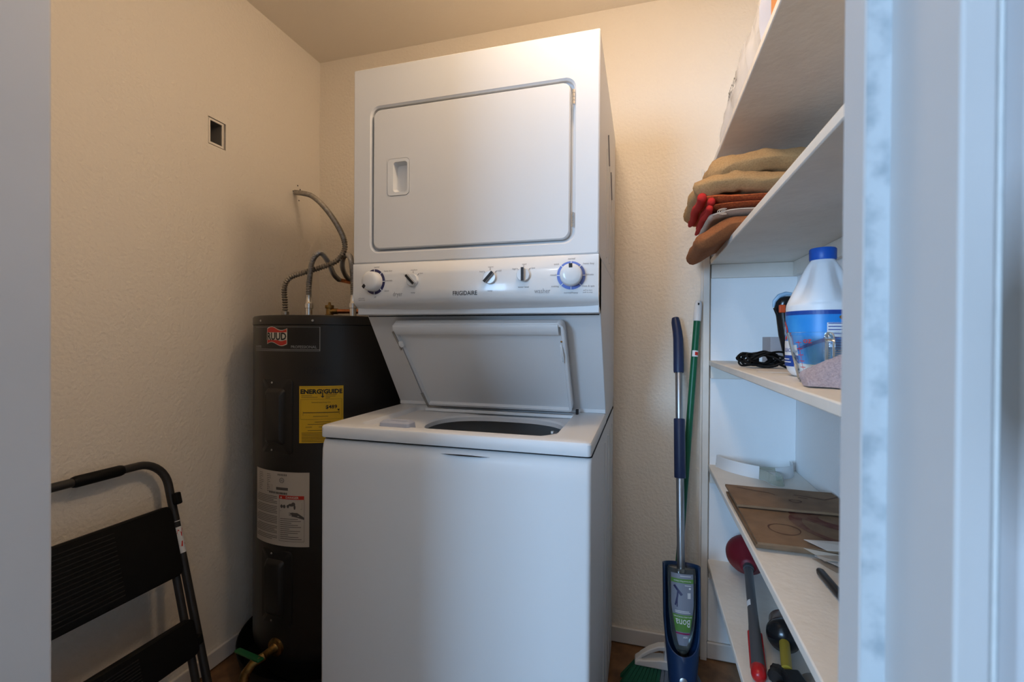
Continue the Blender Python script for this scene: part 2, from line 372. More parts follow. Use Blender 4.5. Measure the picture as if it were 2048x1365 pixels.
# dryer door
d0 = rrect(RX0+.011, RX1-.014, RZ0+.011, RZ1-.011, .022, N); d1 = rrect(RX0+.014, RX1-.017, RZ0+.014, RZ1-.014, .020, N)
HX0, HX1, HZa, HZb = -.681, -.613, 1.5625, 1.6655
h0 = rrect(HX0, HX1, HZa, HZb, .012, N)
DR = MB().loft([fr(d0, YD+.014), fr(d0, YD+.003), fr(d1, YD-.001), fr(h0, YD-.001)], True, False, False).build('dryer_door', white_m, LC, 30)
h1 = rrect(HX0+.0012, HX1-.0012, HZa+.0012, HZb-.0012, .011, N); h2 = rrect(HX0+.019, HX1-.006, HZa+.010, HZb-.010, .008, N); h3 = rrect(HX0+.024, HX1-.012, HZa+.018, HZb-.016, .008, N)
MB().loft([fr(h0, YD+.001), fr(h1, YD+.001), fr(h1, YD-.0022), fr(h2, YD-.0022), fr(h3, YD+.020)], True, False, True).build('door_handle', whitep_m, DR, 40)
for z0, z1 in ((1.748, 1.785), (1.447, 1.484)):
    hb = MB()
    for k in range(4):
        za = z0+(z1-z0)*k/4; hb.tube([(RX1-.006, YD-.002, za+.0006), (RX1-.006, YD-.002, za+(z1-z0)/4-.0006)], .0036, 10)
    hb.build('hinge', chrome_m, DR)
# console, bowed outward
def bow(x): u = (x-m0)/(m1-m0); return .026*max(0, 1-(2*u-1)**2)**.8
PROF = [(ZDB-.001, 0, 0), (1.374, 0, .28), (1.362, 0, .62), (1.350, 0, .9), (1.342, 0, 1), (1.300, 0, 1.04), (1.281, 0, 1), (1.273, .002, .93), (1.264, .010, .8), (1.255, .026, .62), (1.247, .045, .4), (1.2405, .064, .15), (1.2376, .075, 0)]
nu = 41; cm = MB()
rings = []
for i in range(nu):
    x = m0+(m1-m0)*i/(nu-1)
    rings.append([(x, YD+dy-k*bow(x), z) for z, dy, k in PROF]+[(x, 1.205, 1.2376), (x, 1.205, ZDB-.001)])
cm.loft(rings); CN = cm.build('console', cons_m, LC, 40)
def cy(x, z=1.32):
    for (za, da, ka), (zb, db, kb) in zip(PROF, PROF[1:]):
        if zb <= z <= za:
            t = (za-z)/(za-zb); return YD+da+(db-da)*t-(ka+(kb-ka)*t)*bow(x)
    return YD
def cmap(X, Z, off=.0007): return lambda x, y: Vector((X+x, cy(X+x, Z+y)-off, Z+y))
b = MB(); b.text('FRIGIDAIRE', .0155, cmap(-.4395, 1.2835), offset=.012, sx=.86); b.build('maker_name', ink_m, CN, 0)
for s_, X in (('dryer', -.6365), ('washer', -.238)): MB().text(s_, .017, cmap(X, 1.285), sx=.8).build('section_name', grayp_m, CN, 0)
b = MB()
def tiny(s, X, Z, sz=.0062): MB().text(s, sz, cmap(X, Z, .0006), offset=.01).build('legend', grayp_m, CN, 0)
D1 = (-.7115, 1.3265); D2 = (-.1680, 1.3275); K1 = (-.5885, 1.3265); K2 = (-.3715, 1.3265); K3 = (-.2850, 1.3310)
for s, dx, dz in (('normal', 0, .040), ('heavy duty', .046, .027), ('delicate', .049, 0), ('rinse & spin', .046, -.028), ('normal/heavy', 0, -.044), ('soaking', -.043, -.028), ('casuals', -.047, 0), ('quick', -.040, .027)): tiny(s, D2[0]+dx*.9, D2[1]+dz)
for s, dx, dz in (('normal', .002, .040), ('heavy duty', .042, .027), ('automatic', .046, .0), ('timed', .040, -.028), ('off', .002, -.044)): tiny(s, D1[0]+dx, D1[1]+dz)
for s, dx, dz in (('high', -.024, .014), ('medium', 0, .026), ('low', .024, .016), ('temp', 0, -.035)): tiny(s, K1[0]+dx, K1[1]+dz)
for s, dx, dz in (('hot', -.024, .014), ('warm', 0, .026), ('cold', .024, .015), ('temp', 0, -.035)): tiny(s, K2[0]+dx, K2[1]+dz)
for s, dx, dz in (('high', -.024, .014), ('med', 0, .026), ('low', .024, .015), ('water level', 0, -.032)): tiny(s, K3[0]+dx, K3[1]+dz)
tiny('pull to start', -.757, 1.281, .0045); tiny('push to stop', -.757, 1.276, .0045); tiny('pull to start', -.128, 1.290, .0045); tiny('push to stop', -.128, 1.285, .0045)
def dial(D, ringm, ang):
    X, Z = D; c = Vector((X, cy(X, Z), Z)); nrm = Vector(((cy(X+.01, Z)-cy(X-.01, Z))/.02, -1, 0)).normalized()
    dl = MB().lathe([(.0345, 0), (.0345, .0012), (.0275, .0014)], c, nrm, 48, True, True).build('dial_ring', ringm, CN)
    kn = MB().lathe([(.0275, .001), (.0272, .015), (.0262, .0225), (.0235, .0255), (.014, .0275), (.001, .028)], c, nrm, 40).build('dial_knob', cons_m, CN, 40)
    a = Vector((nrm.y, -nrm.x, 0)).normalized(); a = -a if a.x < 0 else a; u = Vector((0, 0, 1))
    tk = MB()
    for k in range(8):
        t = math.pi*2*k/8; d = a*math.cos(t)+u*math.sin(t); s = a*-math.sin(t)+u*math.cos(t)
        tk.obox(c+d*.0315+nrm*.0018, d*.0038, s*.0009, nrm*.0004)
    tk.build('dial_ticks', lwhite_m, dl, 0)
    d = a*math.cos(ang)+u*math.sin(ang); s = a*-math.sin(ang)+u*math.cos(ang)
    MB().obox(c+d*.0205+nrm*.0262, d*.0052, s*.0042, nrm*.0012).build('pointer', ink_m, kn, 0)
dial(D1, navy_m, R_(222)); dial(D2, bluering_m, R_(92))
def knob(D, ang):
    X, Z = D; c = Vector((X, cy(X, Z), Z)); nrm = Vector(((cy(X+.01, Z)-cy(X-.01, Z))/.02, -1, 0)).normalized()
    a = Vector((-nrm.y, nrm.x, 0)).normalized(); u = Vector((0, 0, 1)); d = a*math.cos(ang)+u*math.sin(ang); s = a*-math.sin(ang)+u*math.cos(ang)
    kn = MB().lathe([(.0168, 0), (.0166, .008), (.0155, .0095), (.001, .0098)], c, nrm, 32).build('selector_knob', cons_m, CN, 40)
    MB().obox(c+nrm*.014, d*.0165, s*.0035, nrm*.0055).build('grip', steel_m, kn, 0, bevel=.001)
    MB().obox(c+nrm*.0198, d*.0165, s*.0033, nrm*.0006).build('grip_face', ink_m, kn, 0)
    tk = MB()
    for t in (R_(135), R_(90), R_(45)):
        q = a*math.cos(t)+u*math.sin(t); r = a*-math.sin(t)+u*math.cos(t); tk.obox(c+q*.0215+nrm*.0002, q*.003, r*.0006, nrm*.0004)
    tk.build('tick_marks', grayp_m, kn, 0)
knob(K1, R_(135)); knob(K2, R_(48)); knob(K3, R_(90))
for X in (m0+.012, m1-.010): MB().lathe([(.0045, 0), (.004, .002), (.001, .0026)], (X, 1.2135, 1.222), (0, -.83, -.55), 12).build('screw', steel_m, LC)
MB().box(m0+.004, m1-.004, 1.1985, 1.2015, 1.2345, 1.2375).build('console_seam', dark_m, LC, 0)
# washer lid, open against the slanted panel (underside towards the room)
P0 = Vector((0, 1.352, .962)); P1 = Vector((0, 1.176, 1.2185)); eL = P1-P0; LL = eL.length; eL.normalize(); nL = Vector((0, -eL.z, eL.y))   # nL points into the room
nL = -nL if nL.y > 0 else nL
def lp(x, v, d=0): return Vector((x, 0, 0))+P0+eL*v+nL*d
def lx(v): return -.663-.034*v/LL
def lring(i, d):
    out = []
    for u, v in rrect(0, 1, 0, LL, .001, N): out.append((u, v))
    pts = rrect(0, .5, 0, LL, .022, N); r = []
    for px_, v in pts:
        v2 = min(max(v, i), LL-i); u = px_/.5; x = lx(v2)+(u*( -.193-lx(v2))); x = min(max(x, lx(v2)+i), -.193-i); r.append(lp(x, v2, d))
    return r
LD = MB().loft([lring(.002, -.012), lring(0, -.008), lring(0, .010), lring(.003, .013), lring(.010, .013), lring(.013, .004)], True, True, True).build('washer_lid', white_m, LC, 40)
# handle lip along the top edge
lipx0, lipx1 = lx(LL)+.012, -.193-.012
MB().loft([[lp(x, v, d) for v, d in ((LL-.002, .010), (LL-.002, .0155), (LL-.006, .018), (LL-.030, .018), (LL-.034, .0155), (LL-.034, .004), (LL-.02, .003))] for x in (lipx0, lipx0+.006, lipx1-.012, lipx1-.004)]).build('lid_lip', white_m, LD, 40)
MB().tube([lp(lx(LL)+.006, LL-.024, .016), lp(lx(LL*.75)+.004, LL*.78, .017), lp(lx(LL*.7)+.004, LL*.72, .018)], .0028, 8).build('spring_wire', galv_m, LD)
MB().tube([lp(lx(LL*.78)+.012, LL*.78, .017), lp(lx(.05)+.004, .05, .015)], .0015, 8).build('spring_wire', grayp_m, LD)
MB().tube([lp(lx(.055)+.004, .055, .015), lp(lx(0)+.004, -.002, .012)], .0042, 10).build('spring', galv_m, LD)
MB().lathe([(.010, 0), (.010, .006), (.004, .008)], lp(lx(LL*.78)+.010, LL*.78, .012), nL, 16).build('bumper', whitep_m, LD)
MB().tube([lp(-.206, LL*.80, .014), lp(-.203, LL*.70, .02), lp(-.203, LL*.60, .016), lp(-.209, LL*.62, .016), lp(-.207, LL*.78, .016)], .0022, 8).build('latch_clip', whitep_m, LD)
for v in (LL*.82, LL*.60): MB().lathe([(.003, 0), (.002, .0015)], lp(-.2045, v, .0135), nL, 10).build('clip_hole', brass_m, LD)
MB().box(-.672, -.188, 1.345, 1.362, ZW-.012, ZW-.002).build('lid_hinge_bar', whitep_m, LC, 30, bevel=.002)
MB().box(-.187, -.180, 1.350, 1.366, ZW, ZW+.014).build('lid_hinge_bracket', dark_m, LC, 0)

# ------------------------------------------------------------------ water heater
HCx, HCy, HR = -1.132, 1.500, .270
WH = thing('water_heater', 'dark grey electric tank water heater in the corner with yellow label', 'water heater', (HCx, HCy, .02))
def hm(a_deg, z0, off=.001):                       # flat (x, y) -> wrapped on the tank
    return lambda x, y: Vector((HCx+(HR+off)*math.cos(R_(a_deg)+x/HR), HCy+(HR+off)*math.sin(R_(a_deg)+x/HR), z0+y))
def hpatch(b, a0, a1, z0, z1, off, n=14):
    b.grid(lambda u, v: Vector((HCx+(HR+off)*math.cos(R_(a0+(a1-a0)*u)), HCy+(HR+off)*math.sin(R_(a0+(a1-a0)*u)), z0+(z1-z0)*v)), n, 2); return b
def hbar(b, fn, x0, x1, y0, y1, n=4): b.grid(lambda u, v: fn(x0+(x1-x0)*u, y0+(y1-y0)*v), n, 2)
MB().lathe([(.235, .024), (.240, .075), (.255, .095), (.268, .118), (HR, .135), (HR, 1.212), (HR-.002, 1.2135)], (HCx, HCy, 0), n=96).build('jacket', jacket_m, WH, 40)
MB().lathe([(HR+.0015, 1.214), (HR+.0015, 1.238), (HR-.002, 1.2435), (HR-.012, 1.2455), (.001, 1.2475)], (HCx, HCy, 0), n=96).build('top_cap', jacket_m, WH, 40)
for a in (-111, -67, -25, -155): 
    p = hm(a, 1.2265, .001)(0, 0); d = Vector((math.cos(R_(a)), math.sin(R_(a)), 0))
    MB().lathe([(.0045, 0), (.003, .002), (.0008, .0025)], p, d, 12).build('screw', steel_m, WH)
# badge
bd = MB()
bz0, bz1, ba0, ba1 = 1.127, 1.206, -119.5, -62
hpatch(bd, ba0, ba1, bz0, bz1, .0012, 24); BD = bd.build('maker_badge', badge_m, WH, 60)
b = MB(); L2 = R_(ba1-ba0)*HR; f0 = hm(ba0, bz0, .0018)
hbar(b, f0, 0, L2, .0, .0016, 24); hbar(b, f0, 0, L2, .0045, .0060, 24); hbar(b, f0, L2-.0022, L2, .0, .079, 2); hbar(b, f0, 0, L2, .0778, .079, 24)
b.text('PROFESSIONAL', .0125, hm(-84.5+11.5, bz0+.0095, .0018), offset=.01, sx=.98); b.text('ACHIEVER', .0110, hm(-114.5, bz0+.0095, .0018), offset=.01, sx=.9)
b.build('badge_lettering', grayp_m, BD, 0)
fl_ = hm(-93.5, bz0+.048, .0020)
b = MB()
def wave(u): return .006*math.sin(u*2*math.pi)
b.grid(lambda u, v: fl_((u-.5)*.084, (v-.5)*.052+wave(u)), 17, 2); FLG = b.build('badge_flag_border', cream_print_m, BD, 0)
fl2 = hm(-93.5, bz0+.048, .0024)
b = MB(); b.grid(lambda u, v: fl2((u-.5)*.080, .0140+(v-.5)*.020+wave(u)), 17, 2); b.grid(lambda u, v: fl2((u-.5)*.080, -.0170+(v-.5)*.014+wave(u)), 17, 2); b.build('badge_flag', red_m, BD, 0)
b = MB(); b.grid(lambda u, v: hm(-93.5, bz0+.048, .0028)((u-.5)*.084, (v-.5)*.025), 12, 2); b.build('badge_flag_band', cream_print_m, BD, 0)
b = MB(); b.text('RUUD', .0330, hm(-93.5, bz0+.0365, .0033), offset=.03, sx=.88); b.build('badge_name', ink_m, BD, 0)
# hand-written date
b = MB(); b.text('11/29/25', .031, hm(-66, 1.055, .0008), offset=.015, sx=.62); b.build('hand_written_date', ink_m, WH, 0)
# access panels
def access(z0, z1, a0=-107.5, a1=-80.5):
    pn = MB()
    def ring(ia, iz, off): return [Vector((HCx+(HR+off)*math.cos(t), HCy+(HR+off)*math.sin(t), z)) for t, z in [(R_(a0)+p[0]/HR, z0+p[1]) for p in rrect(ia, R_(a1-a0)*HR-ia, iz, z1-z0-iz, .012, 48)]]
    pn.loft([ring(0, 0, -.001), ring(0, 0, .002), ring(.0015, .0015, .0035), ring(.026, .030, .0035), ring(.030, .036, .012), ring(.036, .044, .018)], True, False, True)
    P = pn.build('access_panel', panel_m, WH, 40)
    for zz in (z1-.012, z0+.012):
        p = hm((a0+a1)/2-3, zz, .0035)(0, 0); d = p-Vector((HCx, HCy, zz)); MB().lathe([(.0035, 0), (.003, .0016), (.001, .002)], p, d, 10).build('screw', steel_m, P)
access(.790, 1.035); access(.229, .474)
# yellow energy label
ea0, ea1, ez0, ez1 = -75.8, -46.9, .829, 1.014; EW = R_(ea1-ea0)*HR; EH = ez1-ez0
EGL = hpatch(MB(), ea0, ea1, ez0, ez1, .0012, 14).build('energy_label', yellow_m, WH, 60)
f1 = hm(ea0, ez0, .0018); b = MB()
b.text('ENERG', .0195, hm(ea0, ez0+EH-.0245, .0018) and (lambda x, y: f1(x+.0035, y+EH-.0245)), 'LEFT', .045, 1.09)
b.text('GUIDE', .0195, lambda x, y: f1(x+EW-.0035, y+EH-.0245), 'RIGHT', .045, .98)
b.text('Y', .0195, lambda x, y: f1(x+EW*.535, y+EH-.0245), 'CENTER', .03, .72)
hbar(b, f1, EW*.535-.0016, EW*.535+.0016, EH-.034, EH-.022)
b.add([f1(EW*.535-.006, EH-.0325), f1(EW*.535+.006, EH-.0325), f1(EW*.535, EH-.0385)], [(0, 1, 2)])
b.text('$489', .0165, lambda x, y: f1(x+EW*.86, y+EH-.074), 'RIGHT', .02, 1.05)
hbar(b, f1, EW*.09, EW*.9, EH-.0875, EH-.0855, 10); hbar(b, f1, EW*.09, EW*.095, EH-.096, EH-.082); hbar(b, f1, EW*.905, EW*.91, EH-.094, EH-.082)
b.add([f1(EW*.86, EH-.0765), f1(EW*.92, EH-.0765), f1(EW*.89, EH-.083)], [(0, 1, 2)])
b.text('Estimated Yearly Energy Cost', .0048, lambda x, y: f1(x+EW*.5, y+EH-.0545))
rnd = random.Random(3)
for yy, xa, xb in [(.031, .05, .30), (.036, .05, .42), (.029, .6, .85), (.034, .6, .82), (.039, .6, .7), (.0985, .32, .66), (.117, .36, .72), (.124, .2, .8), (.133, .15, .3), (.133, .45, .8), (.144, .2, .75)]:
    hbar(b, f1, EW*xa, EW*xb, EH-yy-.0007, EH-yy+.0005, 5)
for k in range(7): hbar(b, f1, EW*.06, EW*(.72+.2*rnd.random()), EH-.152-k*.0047-.0006, EH-.152-k*.0047+.0006, 7)
for xx in (.035, .96): hbar(b, f1, EW*xx, EW*xx+.0005, EH-.108, EH-.043)
hbar(b, f1, EW*.035, EW*.96, EH-.0435, EH-.043, 8); hbar(b, f1, EW*.035, EW*.96, EH-.1085, EH-.108, 8); hbar(b, f1, EW*.03, EW*.97, EH-.005, EH-.0045, 8)
b.build('energy_label_print', ink_m, EGL, 0)
# white rating label
wa0, wa1, wz0, wz1 = -116.3, -68.7, .491, .733; WWd = R_(wa1-wa0)*HR; WHt = wz1-wz0
WL = hpatch(MB(), wa0, wa1, wz0, wz1, .0012, 20).build('rating_label', paper_m, WH, 60)
f2_ = hm(wa0, wz0, .0018); f2 = lambda x, y: f2_(x*1.105, y); b = MB(); rnd = random.Random(5)
for k in range(10):
    yy = WHt-.012-k*.0062; hbar(b, f2, .018, .018+.012+.014*rnd.random(), yy-.0007, yy+.0006); hbar(b, f2, .060, .060+.006+.012*rnd.random(), yy-.0007, yy+.0006)
for k in range(6):
    yy = WHt-.046-k*.0045
    for xx in (.062, .071, .080): hbar(b, f2, xx, xx+.003, yy-.0006, yy+.0006)
def uring(c, r0, r1, fn, n=20):
    vs = []; 
    for k in range(n):
        t = 2*math.pi*k/n
        for r in (r0, r1): vs.append(fn(c[0]+r*math.cos(t), c[1]+r*math.sin(t)))
    b.add(vs, [(2*k, 2*k+1, (2*k+3) % (2*n), (2*k+2) % (2*n)) for k in range(n)])
uring((.118, WHt-.028), .0066, .0082, f2); b.text('UL', .0078, lambda x, y: f2(x+.118, y+WHt-.0305), offset=.02)
hbar(b, f2, .098, .139, WHt-.060, WHt-.051, 6)
for k in range(16): hbar(b, f2, .070+k*.0042, .0725+k*.0042+.0012*rnd.random(), WHt-.0735, WHt-.067, 2)
for k in range(6): hbar(b, f2, .104+k*.0055, .107+k*.0055, WHt-.013, WHt-.007, 2)
for k in range(27):
    yy = WHt-.083-k*.0054
    if k % 6 == 5: continue
    hbar(b, f2, .006+.008*(k % 6 == 0), .102-.02*rnd.random()*(k % 3 == 2), yy-.0010, yy+.0008, 10)
for k in range(11): hbar(b, f2, .113, .170+.012*rnd.random()-.03*(k % 3 == 2), WHt-.152-k*.0065-.0009, WHt-.152-k*.0065+.0009, 6)
for xx in (.109, .188): hbar(b, f2, xx, xx+.0008, WHt-.225, WHt-.088)
hbar(b, f2, .109, .188, WHt-.2255, WHt-.2245, 8); hbar(b, f2, .182, .1825, WHt-.118, WHt-.098)
# tap, and hand under it
for cx_, cy_, rx_, ry_ in ((.118, -.112, .0045, .006), (.127, -.112, .0045, .006), (.139, -.111, .004, .0055), (.150, -.106, .010, .0045), (.156, -.103, .006, .006), (.160, -.113, .003, .008)):
    vs = [f2(cx_+rx_*math.cos(t), WHt+cy_+ry_*math.sin(t)) for t in [2*math.pi*k/10 for k in range(10)]]; b.add(vs, [tuple(range(10))])
hd = [(.146, -.134), (.152, -.130), (.160, -.131), (.168, -.131), (.188, -.146), (.188, -.153), (.170, -.147), (.158, -.144), (.150, -.143), (.153, -.140)]
b.add([f2(x_, WHt+y_) for x_, y_ in hd], [tuple(range(len(hd)))])
for y_ in (-.132, -.136, -.140): hbar(b, f2, .142, .153, WHt+y_-.0008, WHt+y_+.0008, 2)
for xa, xb in ((.110, .182),):
    b.add([f2(.112, WHt-.127), f2(.182, WHt-.118), f2(.182, WHt-.1188), f2(.112, WHt-.1278)], [(0, 1, 2, 3)])
b.build('rating_print', M('rating_ink', (.09, .08, .075), .6), WL, 0)
b = MB(); hbar(b, f2, .109, .188, WHt-.088, WHt-.076, 8); DG = b.build('danger_band', red_m, WL, 0)
b = MB(); b.text('DANGER', .0100, lambda x, y: hm(wa0, wz0, .0024)((x+.152)*1.105, y+WHt-.0853), offset=.015, sx=1.0)
b.add([hm(wa0, wz0, .0024)(.125, WHt-.0855), hm(wa0, wz0, .0024)(.133, WHt-.0855), hm(wa0, wz0, .0024)(.129, WHt-.0785)], [(0, 1, 2)])
b.build('danger_word', cream_print_m, WL, 0)
# drain valve with green handle
vp = hm(-93.3, .155, .0)(0, 0); vd = Vector((math.cos(R_(-93.3)), math.sin(R_(-93.3)), 0))
DV = MB().lathe([(.030, -.002), (.028, .006), (.016, .008), (.013, .012), (.013, .05)], vp, vd, 24).build('drain_valve', brass_m, WH, 40)
q = vp+vd*.05
MB().tube([q-vd*.005, q+Vector((-.02, -.02, -.012)), q+Vector((-.034, -.035, -.035)), q+Vector((-.036, -.038, -.055))], [.013, .014, .014, .016], 14).build('spout', brass_m, DV)
ga, gb = on(474, 1301, 'Y', 1.20), on(522, 1322, 'Y', 1.155); gd = (gb-ga)/2
MB().obox((ga+gb)/2, gd, Vector((0, 0, 1)).cross(gd).normalized()*.010, Vector((0, 0, .0045))).build('valve_handle', green_m, DV, 30, bevel=.003)
MB().tube([q+Vector((-.012, -.012, -.006)), gb-gd*.12], .007, 10).build('valve_stem', brass_m, DV)
# relief valve with copper discharge pipe on the tank top
rp = Vector((-1.135, 1.475, 1.2465))
RV = MB().lathe([(.015, 0), (.015, .012), (.012, .014), (.012, .034), (.016, .036), (.016, .046), (.006, .048), (.004, .058)], rp, (0, 0, 1), 18).build('relief_valve', brass_m, WH, 40)
MB().tube([rp+Vector((0, 0, .024)), rp+Vector((.03, .008, .024))], .011, 14).build('valve_outlet', brass_m, RV)
MB().tube([rp+Vector((.028, .008, .024)), rp+Vector((.17, .045, .024)), rp+Vector((.19, .05, .018)), rp+Vector((.195, .052, 0)), rp+Vector((.195, .052, -.002))], .0085, 14).build('discharge_pipe', copper_m, RV)
# black drain pan
PN = tag(MB().lathe([(.001, .004), (.288, .004), (.300, .012), (.318, .088), (.3215, .09), (.3215, .083), (.304, .012), (.290, 0), (.001, 0)], (HCx, HCy, 0), n=80, cap0=False, cap1=False).build('drain_pan', pan_m, None, 40), 'black plastic drain pan under the dark grey water heater', 'drain pan')
for k in range(3):
    t = R_(30+120*k); MB().box(HCx+.15*math.cos(t)-.03, HCx+.15*math.cos(t)+.03, HCy+.15*math.sin(t)-.03, HCy+.15*math.sin(t)+.03, .0035, .026).build('foot', black_m, WH)
# flexible corrugated lines
def corrugated(path, r, pitch, depth, n=12):
    P = [Vector(p) for p in path]; out = []; rr = []; acc = 0; out.append(P[0]); rr.append(r)
    tot = sum((b_-a_).length for a_, b_ in zip(P, P[1:])); steps = int(tot/pitch*4); cum = [0]
    for a_, b_ in zip(P, P[1:]): cum.append(cum[-1]+(b_-a_).length)
    out = []; rr = []; j = 0
    for s in range(steps+1):
        d = tot*s/steps
        while j < len(P)-2 and cum[j+1] < d: j += 1
        t = (d-cum[j])/max(1e-9, cum[j+1]-cum[j]); out.append(P[j]+(P[j+1]-P[j])*t); rr.append(r-depth*(.5-.5*math.cos(2*math.pi*s/4)))
    return MB().tube(out, rr, n)
def pathpx(pts): return [on(x, y, 'Y', Y) for x, y, Y in pts]
CT = thing('electrical_conduit', 'flexible metal electrical conduit looping from the wall to the water heater top', 'conduit', on(590, 385, 'X', XL))
pp = pathpx([(606, 387, 1.62), (625, 393, 1.60), (650, 416, 1.56), (674, 450, 1.53), (688, 480, 1.51), (688, 503, 1.50), (672, 523, 1.48), (640, 536, 1.45), (606, 546, 1.42), (580, 556, 1.405), (569, 575, 1.40), (570, 605, 1.40)])
root = on(590, 385, 'X', XL)
pe = Vector((pp[-1].x+.002, pp[-1].y, 1.244))
corrugated(spline([root]+pp+[pe], 10), .0108, .0092, .0038, 14).build('hose', galv_m, CT, 15)
MB().lathe([(.016, 0), (.016, .008), (.012, .010), (.012, .022)], pe, (0, 0, 1), 16).build('lower_fitting', galv_m, CT)
def waterline(name_lbl, base, pts, stub):
    T = thing('water_line', name_lbl, 'water pipe', base, None)
    bx = Vector(base)
    MB().lathe([(.0125, 0), (.0125, .032), (.0155, .033), (.0155, .05), (.012, .054), (.010, .058), (.010, .08)], bx, (0, 0, 1), 16).build('nipple_nut', chrome_m, T, 40)
    path = spline([bx+Vector((0, 0, .07)), bx+Vector((0, 0, .11))]+pts, 10)
    corrugated(path, .0105, .0062, .0026, 14).build('flexible_tube', steel_m, T, 15)
    MB().tube(stub, .0085, 14).build('copper_stub', copper_m, T)
b1 = Vector((-1.178, 1.415, 1.2455)); b2 = Vector((-1.008, 1.44, 1.2455))
p1 = pathpx([(619, 560, 1.42), (625, 522, 1.43), (640, 506, 1.46), (655, 522, 1.52), (667, 548, 1.60), (678, 560, 1.68)]); s1 = [p1[-1], on(700, 565, 'Y', 1.74), on(706, 567, 'Y', YB)]
waterline('steel flexible water line arching from heater top to copper stub near conduit', b1, p1, s1)
p2 = pathpx([(706, 560, 1.445), (703, 524, 1.46), (697, 511, 1.50), (687, 515, 1.56), (685, 535, 1.62), (692, 552, 1.69), (700, 560, 1.74)]); s2 = [p2[-1], on(708, 563, 'Y', YB)]
waterline('steel flexible water line in a tight loop beside the dryer edge', b2, p2, s2)
# electrical box in the wall cut-out
EB = thing('junction_box', 'open metal electrical box set in the cut-out of the cream wall', 'electrical box', (XL-.03, 1.276, 1.86))
b = MB(); bx0, by0, by1, bz0_, bz1_ = XL-.055, 1.2495, 1.3025, 1.851, 1.932; t_ = .0022
for a in ((bx0, bx0+t_, by0, by1, bz0_, bz1_), (bx0+t_, XL-.002, by0, by0+t_, bz0_, bz1_), (bx0+t_, XL-.002, by1-t_, by1, bz0_, bz1_), (bx0+t_, XL-.002, by0+t_, by1-t_, bz0_, bz0_+t_), (bx0+t_, XL-.002, by0+t_, by1-t_, bz1_-t_, bz1_)): b.box(*a)
b.build('box_shell', M('box_steel', (.22, .20, .18), .6, .2), EB, 0)
b = MB()
for a in ((XL-.003, XL+.001, by0-.003, by0+.003, bz0_-.004, bz1_+.004), (XL-.003, XL+.001, by1-.003, by1+.003, bz0_-.004, bz1_+.004), (XL-.003, XL+.001, by0+.003, by1-.003, bz1_-.003, bz1_+.004), (XL-.003, XL+.001, by0+.003, by1-.003, bz0_-.004, bz0_+.003)): b.box(*a)
b.build('rim', wall_m, EB, 0)
MB().box(XL-.08, XL-.02, 1.304, HY1+.002, HZ0-.002, HZ1+.002).build('stud', M('bare_wood', (.35, .25, .16), .8, var=(40, (.25, .17, .1), .4, .7)), EB, 0)
MB().box(XL-.075, XL-.0555, HY0, HY1-.012, HZ0, HZ1).build('box_back', dark_m, EB, 0)

# ------------------------------------------------------------------ folding step stool leaning on the left wall
def lx_(z, off=0): return -1.21-.26875*z+off
SS = thing('step_stool', 'folded step stool with grey tube frame and black ribbed treads', 'step stool', (-1.22, .834, 0))
yc, yr = .834, 1.068; yl = 2*yc-yr
def LP(y, z, off=0): return Vector((lx_(z, off), y, z))
nrm_s = Vector((1, 0, .26875)).normalized(); dn_s = Vector((-.26875, 0, 1)).normalized()
arc = lambda s: [LP(yc+s*(yr-yc-.075+.075*math.cos(t)), .715+.075*math.sin(t)) for t in [R_(a) for a in range(0, 91, 10)]]
pth = [LP(yr, .012)]+[LP(yr, z) for z in (.2, .45)]+arc(1)+list(reversed(arc(-1)))+[LP(yl, z) for z in (.45, .2, .012)]
MB().tube(pth, .0115, 14).build('main_frame', ladder_m, SS, 50)
for y in (yr-.036, yl+.036):
    MB().tube([LP(y, .012, .004), LP(y, .62, .012)], .0105, 12).build('rear_leg', ladder_m, SS)
for y in (yr, yl, yr-.036, yl+.036): MB().tube([LP(y, .0), LP(y, .035)], .0145, 12).build('rubber_foot', rubber_m, SS)
MB().tube([LP(.832, .79), LP(.84, .79), LP(.944, .79), LP(.952, .79)], [.0135, .0155, .0155, .0135], 14).build('hand_grip', rubber_m, SS)
def tread(z0, z1, off, y0, y1, nrib):
    b = MB(); W_ = y1-y0; H_ = (z1-z0)/dn_s.z; o0 = LP(y0, z0, off)
    def T(u, v, d): return o0+Vector((0, 1, 0))*u+dn_s*v+nrm_s*d
    r0 = rrect(0, W_, 0, H_, .018, 48); r1 = rrect(.004, W_-.004, .004, H_-.004, .016, 48)
    b.loft([[T(u, v, -.012) for u, v in r0], [T(u, v, .008) for u, v in r0], [T(u, v, .012) for u, v in r1]])
    t = b.build('tread', rubber_m, SS, 40)
    rb = MB()
    for k in range(nrib):
        v = .02+(H_-.04)*k/(nrib-1); rb.obox(T(W_*.33, v, .0128), Vector((0, W_*.28, 0)), dn_s*.0011, nrm_s*.0012)
    rb.build('tread_ribs', M('rib_highlight_rubber', (.022, .02, .018), .45), t, 0)  # rubber ribs lighter than the tread: ridge highlights put into the colour
    return t
tread(.468, .664, .026, .628, 1.040, 15); tread(.245, .345, .030, .630, 1.038, 9)
MB().obox(LP(yr+.002, .675, .022), Vector((0, .009, 0)), dn_s*.018, nrm_s*.010).build('latch', rubber_m, SS, 30, bevel=.004)
MB().obox(LP(1.045, .272, .022), Vector((0, .016, 0)), dn_s*.014, nrm_s*.010).build('hinge_block', rubber_m, SS, 30, bevel=.005)
def stick(z0, z1, a0, a1, off): 
    def g(u, v):
        z = z0+(z1-z0)*v; a = a0+(a1-a0)*u; p = LP(yr, z); return p+(nrm_s*math.cos(a)+Vector((0, 1, 0))*math.sin(a))*(.0115+off)
    return g
